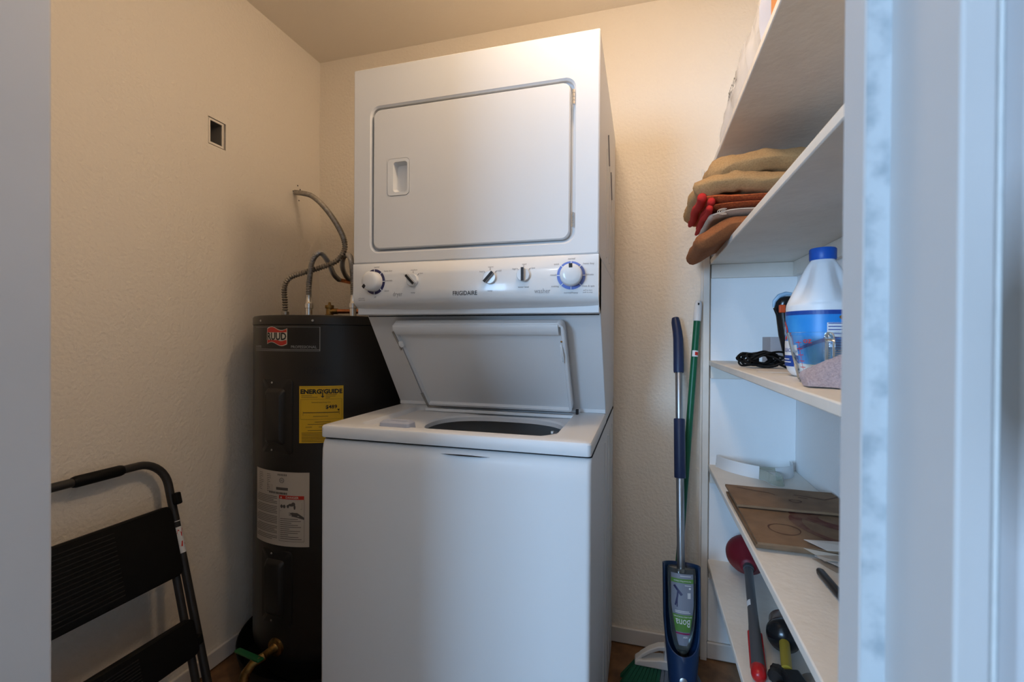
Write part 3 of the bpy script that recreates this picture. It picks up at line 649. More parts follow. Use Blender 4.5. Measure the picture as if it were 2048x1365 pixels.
sb = MB(); sb.grid(stick(.512, .606, R_(-75), R_(85), .0006), 9, 2); STK = sb.build('warning_sticker', lwhite_m, SS, 60)
sb = MB(); sb.grid(stick(.588, .604, R_(-60), R_(25), .0010), 6, 2); sb.build('sticker_block', ink_m, STK, 60)
sb = MB(); g = stick(.512, .606, R_(-75), R_(85), .0011)
sb.add([g(.15, .62), g(.5, .50), g(.85, .70), g(.7, .76), g(.5, .62), g(.3, .74)], [(0, 1, 4, 5), (1, 2, 3, 4)]); sb.add([g(.3, .2), g(.42, .2), g(.5, .36), g(.4, .36)], [(0, 1, 2, 3)]); sb.add([g(.2, .22), g(.7, .24), g(.7, .27), g(.2, .25)], [(0, 1, 2, 3)])
sb.build('sticker_mark', lred_m, STK, 0)
sb = MB()
for k in range(4): sb.add([g(.55, .08+k*.06), g(.9, .09+k*.06), g(.9, .115+k*.06), g(.55, .105+k*.06)], [(0, 1, 2, 3)])
sb.build('sticker_text', ink_m, STK, 0)

# ------------------------------------------------------------------ built-in shelves on the right wall
S = .2355; ZS = [1.7857, 1.4457, 1.0772, .6961, .3466]      # undersides of the boards
TH = .019; ZT = [z+TH for z in ZS]
SH = thing('built_in_shelves', 'white painted built-in wall shelves with five boards', 'shelves', (.38, 1.1, 0))
for z in ZS: MB().box(S, XR, YF+.02, YB-.001, z, z+TH).build('shelf_board', shelf_m, SH, 30, bevel=.0025)
MB().box(.2130, .2345, YB-.022, YB-.0005, .002, ZS[0]).build('post', shelf_m, SH, 30, bevel=.0015)
MB().box(.206, .2128, YB-.008, YB-.0005, .066, ZS[0]+.012).build('post_filler', shelf_m, SH, 30)
for k, z in enumerate(ZS):
    h = .050 if k < 2 else .046
    MB().box(.2405, XR-.001, YB-.018, YB-.0008, z-h, z-.0003).build('back_cleat', shelf_m, SH, 30, bevel=.0015)
    MB().box(XR-.018, XR-.001, YF+.05, YB-.019, z-h, z-.0003).build('side_cleat', shelf_m, SH, 30, bevel=.0015)
MB().box(.2405, XR-.0005, YB-.0045, YB-.0006, .066, ZS[0]-.051).build('back_board', shelfwall_m, SH, 0)

# ------------------------------------------------------------------ mop and broom
def frame(A, B):
    A, B = Vector(A), Vector(B); t = (B-A).normalized(); x_ = Vector((1, 0, 0)); x_ = (x_-t*x_.dot(t)).normalized(); y_ = t.cross(x_)
    if y_.y > 0: y_ = -y_                          # y_ points to the room
    return A, t, x_, y_
mA = Vector((.128, 1.4735, .0)); mB = Vector((.125, 1.765, 1.2441)); A, T, X_, Y_ = frame(mA, mB); ML = (mB-mA).length
MO = thing('spray_mop', 'navy spray mop with steel pole and clear bottle leaning on wall', 'mop', mA)
def mp(s, x=0, y=0): return A+T*s+X_*x+Y_*y
def zs(z): return z/T.z                            # height -> distance along the pole
def pole(s0, s1, r, mat, name, rr=None):
    return MB().tube([mp(s0), mp(s0+.003), mp(s1-.003), mp(s1)], [r*.93, r, r, r*.93], 20).build(name, mat, MO, 50)
pole(zs(.42), zs(.74), .0125, steel_m, 'lower_pole'); pole(zs(.85), zs(1.07), .0120, steel_m, 'upper_pole')
pole(zs(.705), zs(.898), .0185, mopnavy_m, 'middle_grip')
gp = [mp(zs(1.055)), mp(zs(1.06)), mp(zs(1.12)), mp(zs(1.17), -.0005), mp(zs(1.20), -.003), mp(zs(1.235), -.008), mp(zs(1.250), -.0095)]
MB().tube(gp, [.0165, .0178, .0178, .0172, .0165, .0155, .0125], 20).build('top_grip', mopnavy_m, MO, 60)
MB().tube([mp(zs(1.2505), -.0096, .0), mp(zs(1.252), -.0098, .0)], [.012, .010], 16).build('grip_cap', mopnavy_m, MO)
# cartridge housing: shell open towards the room above the U-shaped cut
HS = []; s0, s1 = .045, zs(.445); NU = 33; NV = 30
def hw(s):
    u = (s-s0)/(s1-s0); return .0285+.026*min(1, u/.62)**.8+.004*max(0, u-.6)
def shell(off):
    out = []; sU = zs(.200); UL = .055
    rows = [s0+(sU-s0)*j/8 for j in range(8)]+[sU+UL*(j/14)**2 for j in range(14)]+[sU+UL+(s1-sU-UL)*j/10 for j in range(11)]
    for s in rows:
        t = min(1, max(0, (s-sU)/UL)); g = R_(66)*math.sqrt(max(0, 1-(1-t)**2)) if s >= sU else 0
        ring = []
        for i in range(NU):
            a = R_(90)+g+(2*math.pi-2*g)*i/(NU-1)
            ring.append(mp(s, (hw(s)+off)*math.cos(a), (.040+off)*math.sin(a)+.012))
        out.append(ring)
    return out
MB().loft(shell(0), False).build('cartridge_housing', mopblue_m, MO, 60, solid=.004, weld=True)
MB().lathe([(.001, 0), (.030, .0), (.030, .004)], mp(s0-.001, 0, .012), T, 20).build('housing_base', mopblue_m, MO)
bs0, bs1 = zs(.205), zs(.437)
BT = MB().loft([[mp(s, rx*math.cos(2*math.pi*k/28), ry*math.sin(2*math.pi*k/28)+.014) for k in range(28)] for s, rx, ry in
    ((bs0-.010, .010, .010), (bs0, .018, .018), (bs0+.015, .026, .024), (bs0+.05, .034, .030), (bs0+.10, .039, .032), (bs0+.17, .042, .033), (bs1-.03, .043, .033), (bs1-.008, .0435, .032), (bs1, .041, .030))]).build('cleaner_bottle', clear_m, MO, 50)
MB().tube([mp(bs0-.03, 0, .014), mp(bs0-.008, 0, .014), mp(bs0+.004, 0, .014)], [.013, .013, .011], 16).build('bottle_cap', black_m, BT)
# front label of the bottle (upside down print)
lab0, lab1 = zs(.226), zs(.425)
def labf(off): 
    def fn(x, y):                                  # x across, y up the pole
        s = lab0+y; rx = .026+.0172*min(1, max(0, (s-bs0-.01)/.13)); ry = .0245+.009*min(1, max(0, (s-bs0-.01)/.08))
        a = R_(90)-x/.040; return mp(s, (rx+off)*math.cos(a), (ry+off)*math.sin(a)+.014)
    return fn
LT = lab1-lab0
def lw(v): return .017+.0165*min(1, v/.5)**.6
b = MB(); f3 = labf(.0012); b.grid(lambda u, v: f3((u-.5)*2*lw(v), v*LT), 15, 20); LB = b.build('bottle_label', monalabel_m, BT, 60)
f4 = labf(.0018); b = MB()
def band(v0, v1, k=1.0, o=0): b.grid(lambda u, v: f4((u-.5)*2*lw(v0+(v1-v0)*v)*k+o, (v0+(v1-v0)*v)*LT), 13, 4)
band(.19, .43); b.build('label_green_band', lgreen_m, LB, 0)
b = MB(); band(.87, .93); b.build('label_green_band', lgreen_m, LB, 0)
b = MB(); band(.155, .178); b.build('label_magenta_band', magenta_m, LB, 0)
b = MB(); f5 = labf(.0024)
b.text('Bona', .031, lambda x, y: f5(-x+.001, .368*LT-y), 'CENTER', .002, .74); b.build('label_name', lwhite_m, LB, 0); b = MB()
b.text('NEW', .008, lambda x, y: f5(-x+.009, .135*LT-y), 'CENTER', .02, .9)
b.text('REFILLABLE MICROFIBER', .0052, lambda x, y: f5(-x, .41*LT-y)); b.text('Hardwood Floor Cleaner', .0052, lambda x, y: f5(-x, .905*LT-y), 'CENTER', .01, .9)
for yy, x0, x1 in ((.455, -.022, .022), (.475, -.022, .018), (.835, .006, .024), (.965, -.006, .024)):
    b.grid(lambda u, v: f5(-(x0+(x1-x0)*(1-u)) if 0 else x0+(x1-x0)*u, (yy+.008*v)*LT), 6, 2)
vs = [f5(.020+.0032*math.cos(2*math.pi*k/14), .80*LT+.0032*math.sin(2*math.pi*k/14)) for k in range(14)]; b.add(vs, [tuple(range(14))])
for k in range(3): b.grid(lambda u, v, k=k: f5(.0135+k*.003+.0022*u, (.66+.08*v)*LT), 2, 2)
b.build('label_icons', lwhite_m, LB, 0)
b = MB()
def stroke(pts, wd):
    for (xa, ya), (xb, yb) in zip(pts, pts[1:]):
        d = Vector((xb-xa, yb-ya)); n_ = Vector((-d.y, d.x)).normalized()*wd
        b.add([f5(xa+n_.x, ya+n_.y), f5(xb+n_.x, yb+n_.y), f5(xb-n_.x, yb-n_.y), f5(xa-n_.x, ya-n_.y)], [(0, 1, 2, 3)])
stroke([(-.023, .83*LT), (-.002, .70*LT)], .0035); stroke([(-.012, .76*LT), (-.014, .67*LT), (-.020, .55*LT)], .0022); stroke([(-.014, .67*LT), (-.015, .53*LT)], .0014)
b.build('label_mop_picture', navy_m, LB, 0)
MB().lathe([(.0115, 0), (.0115, .002), (.0095, .003), (.001, .003)], mp(zs(.135), -.001, .0515), Y_, 24).build('emblem', steel_m, MO)
MB().tube([mp(.05), mp(.02)], [.014, .012], 14).build('swivel_joint', mopblue_m, MO)
hdv = Vector((math.cos(R_(62)), math.sin(R_(62)), 0)); hdn = Vector((-hdv.y, hdv.x, 0))
MB().obox(mA+Vector((0, -.03, .018)), hdv*.17, hdn*.05, Vector((0, 0, .006))).build('head_plate', mopblue_m, MO, 30, bevel=.004)
MB().obox(mA+Vector((0, -.03, .006)), hdv*.18, hdn*.055, Vector((0, 0, .006))).build('microfibre_pad', bristy_m, MO, 30, bevel=.004)

bA = Vector((.108, 1.655, .105)); hX = .0745; bB = on(1397, 602, 'Y', 1.79)
A2, T2, X2, Y2 = frame(bA, bB); BL = (bB-bA).length
BR = thing('broom', 'green-handled angle broom with white head and green and grey bristles', 'broom', (bA.x, bA.y, 0))
def bp(s, x=0, y=0): return A2+T2*s+X2*x+Y2*y
MB().tube([bp(.0), bp(BL-.068)], .0118, 16).build('pole', broomg_m, BR, 50)
TP = MB().tube([bp(BL-.075), bp(BL-.07), bp(BL-.012), bp(BL-.002), bp(BL)], [.0132, .0138, .0132, .010, .006], 16).build('pole_tip', whitep_m, BR, 50)
MB().tube([bp(BL-.018, 0, .011), bp(BL-.010, 0, .0125)], .003, 8).build('hang_hole', dark_m, TP)
b = MB()
def gs(u, v): 
    a = R_(90-70+140*u)+R_(-25); s = BL-.205+.022*v; return bp(s, .0124*math.cos(a), .0124*math.sin(a))
b.grid(gs, 8, 4); ST = b.build('sticker', lwhite_m, BR, 60)
b = MB(); b.grid(lambda u, v: bp(BL-.200+.012*v, .0128*math.cos(R_(30+60*u)), .0128*math.sin(R_(30+60*u))), 6, 2); b.build('sticker_mark', lred_m, ST, 60)
# head: white arch with a slot, then the bristle tufts (head lies in the plane y = bA.y-.045)
hy = bA.y-.035
out = [(-.088, .071), (-.086, .080), (-.060, .108), (-.030, .130), (-.012, .139), (-.008, .165), (.022, .165), (.026, .139), (.050, .125), (.085, .100), (.108, .078), (.108, .071)]
def hx(p): return (hX+p[0]-.003, p[1])
b = MB(); b.prism([hx(p) for p in [(-.088, .071), (-.086, .081), (-.078, .088), (-.02, .0975), (-.005, .1005), (.03, .1005), (.108, .080), (.108, .071)]], 'Y', hy-.022, hy+.022)
b.loft([[(hx(p)[0], y, hx(p)[1]) for y, p in ((hy-.014, (x, z)), (hy+.014, (x, z)), (hy+.014, (x+dx, z-dz)), (hy-.014, (x+dx, z-dz)))] for x, z, dx, dz in ((-.086, .083, .004, .010), (-.066, .105, .004, .010), (-.040, .126, .004, .012), (-.012, .141, .004, .014), (.010, .145, .0, .016))])
b.prism([hx(p) for p in ((.006, .095), (.012, .160), (.050, .160), (.056, .095))], 'Y', hy-.016, hy+.03)
BH = b.build('head', whitep_m, BR, 30, bevel=.003)
for k in range(18):
    u = k/17; xt = hX-.003-.082+.184*u; xb = hX-.003-.128+.262*u
    b = MB()
    for dy in (-.012, .004):
        b.loft([[(xt+dx, hy+dy+e, .073) for dx, e in ((-.0045, -.006), (.0045, -.006), (.0045, .006), (-.0045, .006))], [(xb+dx, hy+dy*2.4+e, .004) for dx, e in ((-.0075, -.009), (.0075, -.009), (.0075, .009), (-.0075, .009))]])
    b.build('bristle_tuft', bristg_m if k < 8 else bristy_m, BR, 0)

# ------------------------------------------------------------------ things on the top shelf
def blob(cx, cy, cz, rx, ry, rz, n1=28, n2=16, p=2.6, amp=.0, fq=20, seed=0, flat=True):
    b = MB(); rings = []
    for j in range(n2+1):
        t = -math.pi/2+math.pi*j/n2; st_, ct = math.sin(t), math.cos(t); zc_ = math.copysign(abs(st_)**(2/p), st_); rc = abs(ct)**(2/p); ring = []
        for k in range(n1):
            a = 2*math.pi*k/n1; x = math.copysign(abs(math.cos(a))**(2/p), math.cos(a)); y = math.copysign(abs(math.sin(a))**(2/p), math.sin(a))
            P = Vector((cx+rx*rc*x, cy+ry*rc*y, cz+rz*zc_))
            if amp: P += Vector((mnoise.noise(P*fq+Vector((seed, 0, 0))), mnoise.noise(P*fq+Vector((0, seed+9, 0))), mnoise.noise(P*fq+Vector((0, 0, seed+5)))))*amp
            if flat: P.z = max(P.z, cz-rz)
            ring.append(P)
        rings.append(ring)
    return b.loft(rings)
# clear plastic bag: lumpy ridge, near end upright
b = MB(); rings = []
for j in range(26):
    v = j/25; y = 1.10+.52*v; top = .178*(1-.25*v)+.012*math.sin(v*17); 
    if v > .86: top *= 1-.55*(v-.86)/.14
    if v < .1: top *= .86+1.4*v
    xl = .243+.006*math.sin(v*11); xr = .43
    ring = []
    prof = [(0, 0), (-.02, .25), (.0, .5), (.05, .78), (.18, .97), (.40, 1.0), (.65, .9), (.9, .6), (1, .25), (.98, 0)]
    for px_, pz in prof:
        P = Vector((xl+(xr-xl)*px_, y, ZT[0]+.003+top*pz))
        nn = mnoise.noise(P*26)*.012+mnoise.noise(P*60)*.005; P.x += nn*(1 if pz > .1 else 0); P.z += abs(nn)*.8*(pz > .1)
        P.x = max(P.x, .2375); ring.append(P)
    rings.append(ring)
BG = thing('plastic_bag', 'crinkled clear plastic bag of white linens lying on the top shelf', 'bag', (.34, 1.36, ZT[0]))
bag = b.loft(rings); bag.build('film', film_m, BG, 60)
b = MB()
def bagside(x, y):
    return Vector((.2355+.004, 1.47+x, ZT[0]+.052+y)) 
b.text('TASHCUBE', .034, lambda x, y: Vector((.2362, 1.40+x, ZT[0]+.085-y)), 'CENTER', .01, .70); b.build('bag_print', ink_m, BG, 0)
tag(MB().box(.247, .36, .90, 1.045, ZT[0]+.0003, ZT[0]+.20).build('orange_carton', oranbox_m, None, 30, bevel=.002), 'orange carton standing on the top shelf beside the plastic bag', 'box')

# ------------------------------------------------------------------ towels on the second shelf
def towel(name, mat, cl, th, y0, y1, seed=0, amp=.006, parent=None, ny=22):
    """cl: centre line (x, z) from the hanging nose to the wall; th: thickness"""
    P = spline([(x, 0, z) for x, z in cl], 6); n = len(P); b = MB(); rings = []
    for j in range(ny+1):
        v = j/ny; e = min(1, (min(v, 1-v)/.10)); k = max(.12, math.sin(e*math.pi/2)) ; y = y0+(y1-y0)*v; up_ = []; dn = []
        for i, p in enumerate(P):
            t = (P[min(i+1, n-1)]-P[max(i-1, 0)]).normalized(); nn = Vector((-t.z, 0, t.x)); hh = th/2*k
            up_.append(p+nn*hh); dn.append(p-nn*hh)
        t0 = (P[1]-P[0]).normalized(); n0 = Vector((-t0.z, 0, t0.x)); nose = [P[0]-t0*(th/2*k*math.sin(a))+n0*(th/2*k*math.cos(a)) for a in [R_(d) for d in (30, 60, 90, 120, 150)]]
        ring = []
        for q in up_[::-1]+nose+dn:
            q = Vector((q.x, y, q.z)); w_ = Vector((mnoise.noise(q*13+Vector((seed, 0, 0))), 0, mnoise.noise(q*13+Vector((0, seed, 3)))))*amp+Vector((mnoise.noise(q*45+Vector((seed, 2, 0))), 0, mnoise.noise(q*45+Vector((1, seed, 3)))))*amp*.35
            ring.append(q+w_)
        rings.append(ring)
    return b.loft(rings).build(name, mat, parent, 70)
z2 = ZT[1]
tw = towel('folded_towel', terra_m, [(.166, 1.450), (.184, 1.460), (.212, 1.478), (.245, 1.4905), (.30, 1.4925), (.40, 1.4925), (.49, 1.4925)], .048, 1.36, 1.70, 1, .004, None, 30)
tag(tw, 'terracotta terry towel drooping over the shelf edge under the other towels', 'towel')
tw = towel('folded_towel', wtowel_m, [(.186, 1.518), (.206, 1.5235), (.24, 1.5285), (.32, 1.5285), (.48, 1.5285)], .018, 1.37, 1.69, 2, .002)
tag(tw, 'thin cream towel folded between the red and terracotta towels', 'towel')
b = MB()
for r_ in (.0030, .0058, .0082):
    b.tube([Vector((.212+r_*1.9*math.cos(t), 1.368, 1.5245+r_*math.sin(t))) for t in [R_(a) for a in range(60, 301, 20)]], .0009, 6)
b.build('fold_edge', wtowel_m, tw, 60)
RTW = thing('folded_towel', 'orange and red striped towel with bright red hems under the tan towel', 'towel', (.3, 1.53, 1.534))
towel('cloth', orange_m, [(.168, 1.565), (.20, 1.566), (.25, 1.563), (.32, 1.5625), (.48, 1.5625)], .021, 1.36, 1.69, 4, .003, RTW)
towel('cloth', orange_m, [(.190, 1.543), (.22, 1.546), (.26, 1.547), (.34, 1.546), (.48, 1.546)], .014, 1.365, 1.69, 5, .002, RTW)
for x, z, r_ in ((.160, 1.563, .0125), (.184, 1.551, .0105), (.180, 1.532, .009)):
    pts = [(x-.004, 1.352, z), (x-.004, 1.355, z)]+[(x-.004+.003*math.sin(k*1.3), 1.362+.31*k/8, z+.002*math.cos(k*2)) for k in range(9)]
    MB().tube(pts, [r_*.35, r_*.75]+[r_]*8+[r_*.5], 14).build('hem', hem_m, RTW, 60)
TTW = thing('folded_towel', 'thick tan terry towel folded on top of the towel stack', 'towel', (.3, 1.53, 1.57))
towel('upper_fold', tan_m, [(.200, 1.640), (.235, 1.653), (.28, 1.662), (.34, 1.664), (.40, 1.660), (.48, 1.655)], .060, 1.36, 1.72, 7, .014, TTW, 34)
towel('lower_fold', tan_m, [(.162, 1.594), (.19, 1.607), (.23, 1.611), (.28, 1.603), (.34, 1.601), (.48, 1.603)], .056, 1.35, 1.71, 9, .013, TTW, 34)
# blue terry cloth
b = MB(); pth = [(.308, z2+.006), (.314, z2+.05), (.328, z2+.085), (.350, z2+.100), (.375, z2+.085), (.388, z2+.05), (.392, z2+.006)]
P = spline([(x, 0, z) for x, z in pth], 5); rings = []
for j in range(15):
    y = 1.17+.15*j/14; ring = []
    for sgn, seq in ((1, P), (-1, P[::-1])):
        for i, p in enumerate(seq):
            t = (seq[min(i+1, len(seq)-1)]-seq[max(i-1, 0)]).normalized(); nn = Vector((-t.z, 0, t.x)); q = p+nn*.0065; q = Vector((q.x, y, max(q.z, z2+.0005)))
            ring.append(q+Vector((mnoise.noise(q*40), 0, 0))*.002)
    rings.append(ring)
tag(b.loft(rings).build('terry_cloth', blueterry_m, None, 60), 'small blue terry cloth standing in an arch beside the towel stack', 'cloth')

# ------------------------------------------------------------------ middle shelf: jug, cup, cloth, clipper, carton
z3 = ZT[2]; JX, JY, JR = .362, 1.100, .0655
JG = thing('bleach_jug', 'white plastic bleach jug with blue cap and blue label', 'jug', (JX, JY, z3))
ja = math.atan2(-JY, -JX)                          # direction to the room
prof = [(.046, 0), (.055, .003), (.0615, .012), (.0645, .022), (JR, .03), (JR, .145), (.0645, .152), (.0615, .160), (.0565, .172), (.0495, .188), (.042, .205), (.0345, .222), (.027, .236), (.0220, .243), (.0210, .247), (.0210, .262)]
def jfr(a, z):
    zz = z
    if zz < .150 or zz > .243: return 1
    k = math.sin(math.pi*(zz-.150)/.093)**.6; da = (a-ja+math.pi) % (2*math.pi)-math.pi
    lobe = math.exp(-(da/.38)**4); dent = math.exp(-((abs(da)-.85)/.36)**2)
    return 1+k*(.12*lobe-.20*dent)
pr2 = []
for (ra, za), (rb, zb) in zip(prof, prof[1:]):
    pr2 += [(ra+(rb-ra)*k/3, za+(zb-za)*k/3) for k in range(3)]
MB().lathe(pr2+[prof[-1]], (JX, JY, z3), n=144, fr=jfr).build('body', jug_m, JG, 60)
cp = MB(); cp.lathe([(.0235, .244), (.0242, .246), (.0242, .266), (.0226, .2685), (.001, .269)], (JX, JY, z3), n=60, fr=lambda a, z: 1+.012*math.cos(30*a) if .245 < z < .267 else 1)
cp.build('cap', capblue_m, JG, 40)
def jm(off):
    return lambda x, y: Vector((JX+(JR+off)*math.cos(ja+x/JR), JY+(JR+off)*math.sin(ja+x/JR), z3+y))
def jg(b, fn, x0, x1, y0, y1, n=16): b.grid(lambda u, v: fn(x0+(x1-x0)*u, y0+(y1-y0)*v), n, 2)
b = MB(); jg(b, jm(.0007), -.125, .125, .026, .136, 40); LJ = b.build('label', M('label_blue_gradient', (.02, .26, .72), .35, var=(9, (.10, .42, .80), .45, .7)), JG, 60)
b = MB(); jg(b, jm(.0011), -.125, .125, .1285, .137, 40); jg(b, jm(.0011), -.125, -.052, .022, .045, 12)
q3 = jm(.0012); n3 = 20
b.add([q3(-.05+.17*k/n3, .058+.070*k/n3) for k in range(n3+1)]+[q3(-.05+.17*k/n3, .066+.074*(k/n3)) if .066+.074*k/n3 < .135 else q3(-.05+.17*k/n3, .135) for k in range(n3+1)], [(k, k+1, n3+2+k, n3+1+k) for k in range(n3)])
b.build('label_dark_band', ldblue_m, LJ, 0)
b = MB(); jg(b, jm(.0011), -.125, -.052, .045, .075, 12); b.build('label_white_field', lwhite_m, LJ, 0); b = MB(); jg(b, jm(.0015), .008, .075, .091, .112, 10); b.build('label_white_field', lwhite_m, LJ, 0)
b = MB()
for k in range(9): jg(b, jm(.0018), .010, .072, .0955-k*.0062+.014, .0965-k*.0062+.0148, 8)
b.build('label_small_print', ldblue_m, LJ, 0)
b = MB()
for k in range(6): jg(b, jm(.0018), .012, .070, .060-k*.005, .0612-k*.005, 8)
jg(b, jm(.0018), -.112, -.06, .030, .032); jg(b, jm(.0018), -.112, -.065, .036, .038); b.build('label_small_lines', lwhite_m, LJ, 0)
b = MB(); q4 = jm(.0016)
for wd, xs in ((0, 1),):
    pts = [(-.115, .124), (-.092, .116), (-.074, .098), (-.074, .088), (-.084, .078)]
    for (xa, ya), (xb, yb) in zip(pts, pts[1:]):
        d = Vector((xb-xa, yb-ya)); nn = Vector((-d.y, d.x)).normalized()*.0035; b.add([q4(xa+nn.x, ya+nn.y), q4(xb+nn.x, yb+nn.y), q4(xb-nn.x, yb-nn.y), q4(xa-nn.x, ya-nn.y)], [(0, 1, 2, 3)])
b.build('label_red_chevron', lred_m, LJ, 0)
b = MB(); b.text('CLOROX', .024, lambda x, y: q4(-.0835+x, .088+y), 'RIGHT', .03, .62); b.build('label_name', lwhite_m, LJ, 0)
b = MB(); b.text('BLEACH', .011, lambda x, y: q4(-.056+x, .052+y), 'RIGHT', .01, .8); b.build('label_kind', ldblue_m, LJ, 0)
b = MB()
b.add([q4(.044+.016*math.cos(t), .1225+.0062*math.sin(t)) for t in [2*math.pi*k/24 for k in range(24)]], [tuple(range(24))]); b.build('label_seal', brass_m, LJ, 0)
b = MB(); b.add([jm(.002)(.044+.012*math.cos(t), .1225+.0042*math.sin(t)) for t in [2*math.pi*k/24 for k in range(24)]], [tuple(range(24))]); b.build('label_seal_field', ldblue_m, LJ, 0)
# measuring cup
CX, CY = .318, .955
MC = thing('measuring_cup', 'clear glass measuring cup with red marks and handle', 'measuring cup', (CX, CY, z3))
MB().lathe([(.001, .001), (.036, .001), (.041, .006), (.046, .03), (.0595, .089), (.0605, .091), (.058, .091), (.0435, .031), (.038, .010), (.001, .008)], (CX, CY, z3), n=56, cap0=False, cap1=False).build('bowl', glass_m, MC, 60)
ca = math.atan2(-CY, -CX)+.10; hd_ = Vector((math.cos(ca), math.sin(ca), 0)); c0 = Vector((CX, CY, z3))
MB().tube(spline([c0+hd_*.057+Vector((0, 0, .083)), c0+hd_*.070+Vector((0, 0, .084)), c0+hd_*.079+Vector((0, 0, .074)), c0+hd_*.078+Vector((0, 0, .050)), c0+hd_*.072+Vector((0, 0, .030)), c0+hd_*.056+Vector((0, 0, .026)), c0+hd_*.046+Vector((0, 0, .027))], 6), .0072, 12).build('handle', glass_m, MC, 60)
def cupf(da, z): 
    r = .0463+.0135*(z-.03)/.059+.0006; return Vector((CX+r*math.cos(ca+da), CY+r*math.sin(ca+da), z3+z))
b = MB()
for k in range(5): b.grid(lambda u, v, k=k: cupf(-.95+.22*u, .028+k*.011+.0012*v), 4, 2)
b.grid(lambda u, v: cupf(-.85+.02*u, .024+.052*v), 2, 4); b.build('measure_marks', lred_m, MC, 0)
b = MB(); b.text('oz', .014, lambda x, y: cupf(-.55+x/.055, .072+y), 'CENTER', .01); b.build('measure_unit', lred_m, MC, 0)
# pink-grey cloth leaning against the cup
b = MB(); rings = []
for j in range(17):
    v = j/16; ring = []
    base = [(.262+.05*v, .872-.028*v), ]
    x0 = .258+.115*v; yy = .884-.030*v+.002*math.sin(v*9); h_ = .018+.062*v**.9
    for dy, hz in ((-.046, .001), (-.040, .006), (-.028, .012+.25*h_), (-.016, .004+.70*h_), (-.008, h_), (-.001, h_+.003), (.003, h_-.004), (-.003, .6*h_), (-.012, .25*h_), (-.018, .001)):
        P = Vector((x0, yy+dy, z3+.0005+hz)); P += Vector((0, mnoise.noise(P*50)*.0025, abs(mnoise.noise(P*40))*.002)); ring.append(P)
    rings.append(ring)
tag(b.loft(rings).build('cleaning_cloth', cloth_m, None, 70), 'pinkish grey cleaning cloth propped in front of the glass measuring cup', 'cloth')
# hair clipper with its cord
KC = thing('hair_trimmer', 'black hair appliance with orange switch standing behind the bleach jug', 'appliance', (.388, 1.40, z3))
def sect(c, rx, ry, n=18): return [Vector(c)+Vector((rx*math.cos(2*math.pi*k/n), ry*math.sin(2*math.pi*k/n), 0)) for k in range(n)]
MB().loft([sect((.392, 1.40, z3+.0005), .018, .016), sect((.389, 1.40, z3+.03), .019, .017), sect((.378, 1.40, z3+.09), .021, .018), sect((.371, 1.40, z3+.14), .020, .018), sect((.368, 1.40, z3+.165), .022, .020), sect((.370, 1.40, z3+.178), .024, .022), sect((.374, 1.40, z3+.190), .021, .021), sect((.378, 1.40, z3+.195), .012, .012)]).build('body', blackg_m, KC, 60)
MB().box(.352, .367, 1.372, 1.382, z3+.150, z3+.171).build('switch', orangesw_m, KC, 30, bevel=.002)
MB().tube([(.341+.002, 1.395, z3+.166), (.345, 1.394, z3+.182), (.356, 1.393, z3+.196), (.372, 1.393, z3+.202), (.390, 1.393, z3+.200)], [.003, .005, .006, .006, .004], 10).build('rim', lightblue_m, KC)
MB().loft([sect((.353, 1.39, z3+.146), .006, .005), sect((.342, 1.387, z3+.163), .002, .004)]).build('thumb_rest', blackg_m, KC)
rnd = random.Random(11); pts = []
for k in range(15):                                # bundled loops
    ph = rnd.random()*6; ex = .032+.018*rnd.random(); ez = .012+.0085*rnd.random(); oy = 1.385+.022*rnd.uniform(-1, 1); ox = .312+.016*rnd.uniform(-1, 1); tl = rnd.uniform(-.25, .25)
    for i in range(10):
        t = 2*math.pi*i/10; sq = 1-.35*math.exp(-((ex*math.cos(t)+ox-.294)/.012)**2)
        pts.append(Vector((ox+ex*math.cos(t), oy+.014*math.sin(t*2+ph), max(z3+.0035, z3+.024+(ez*math.sin(t)+tl*ex*math.cos(t))*sq))))
MB().tube(spline(pts, 3), .0028, 7).build('cord_bundle', rubber_m, KC, 60)
MB().tube(spline([pts[-1], (.352, 1.372, z3+.012), (.37, 1.368, z3+.004), (.388, 1.385, z3+.004), (.392, 1.40, z3+.006)], 6), .0030, 8).build('cord', rubber_m, KC)
MB().tube([(.288, 1.385, z3+.022), (.290, 1.385, z3+.022), (.302, 1.385, z3+.022), (.304, 1.385, z3+.022)], [.015, .0175, .0175, .015], 14).build('cord_tie', rubber_m, KC)
tag(MB().box(.386, .47, 1.60, 1.70, z3+.0003, z3+.086).build('small_carton', carton_m, None, 30, bevel=.001), 'small pale carton behind the black cord on the middle shelf', 'box')
b = MB(); b.grid(lambda u, v: Vector((.262+.16*u+.03*v, 1.20+.16*v-.02*u, z3+.0006+.0022*math.sin(u*3.1)*math.sin(v*3.1))), 9, 9)
tag(b.build('paper_sheet', sheet_m, None, 60, solid=.0004), 'loose sheet of paper lying by the black cord', 'paper')

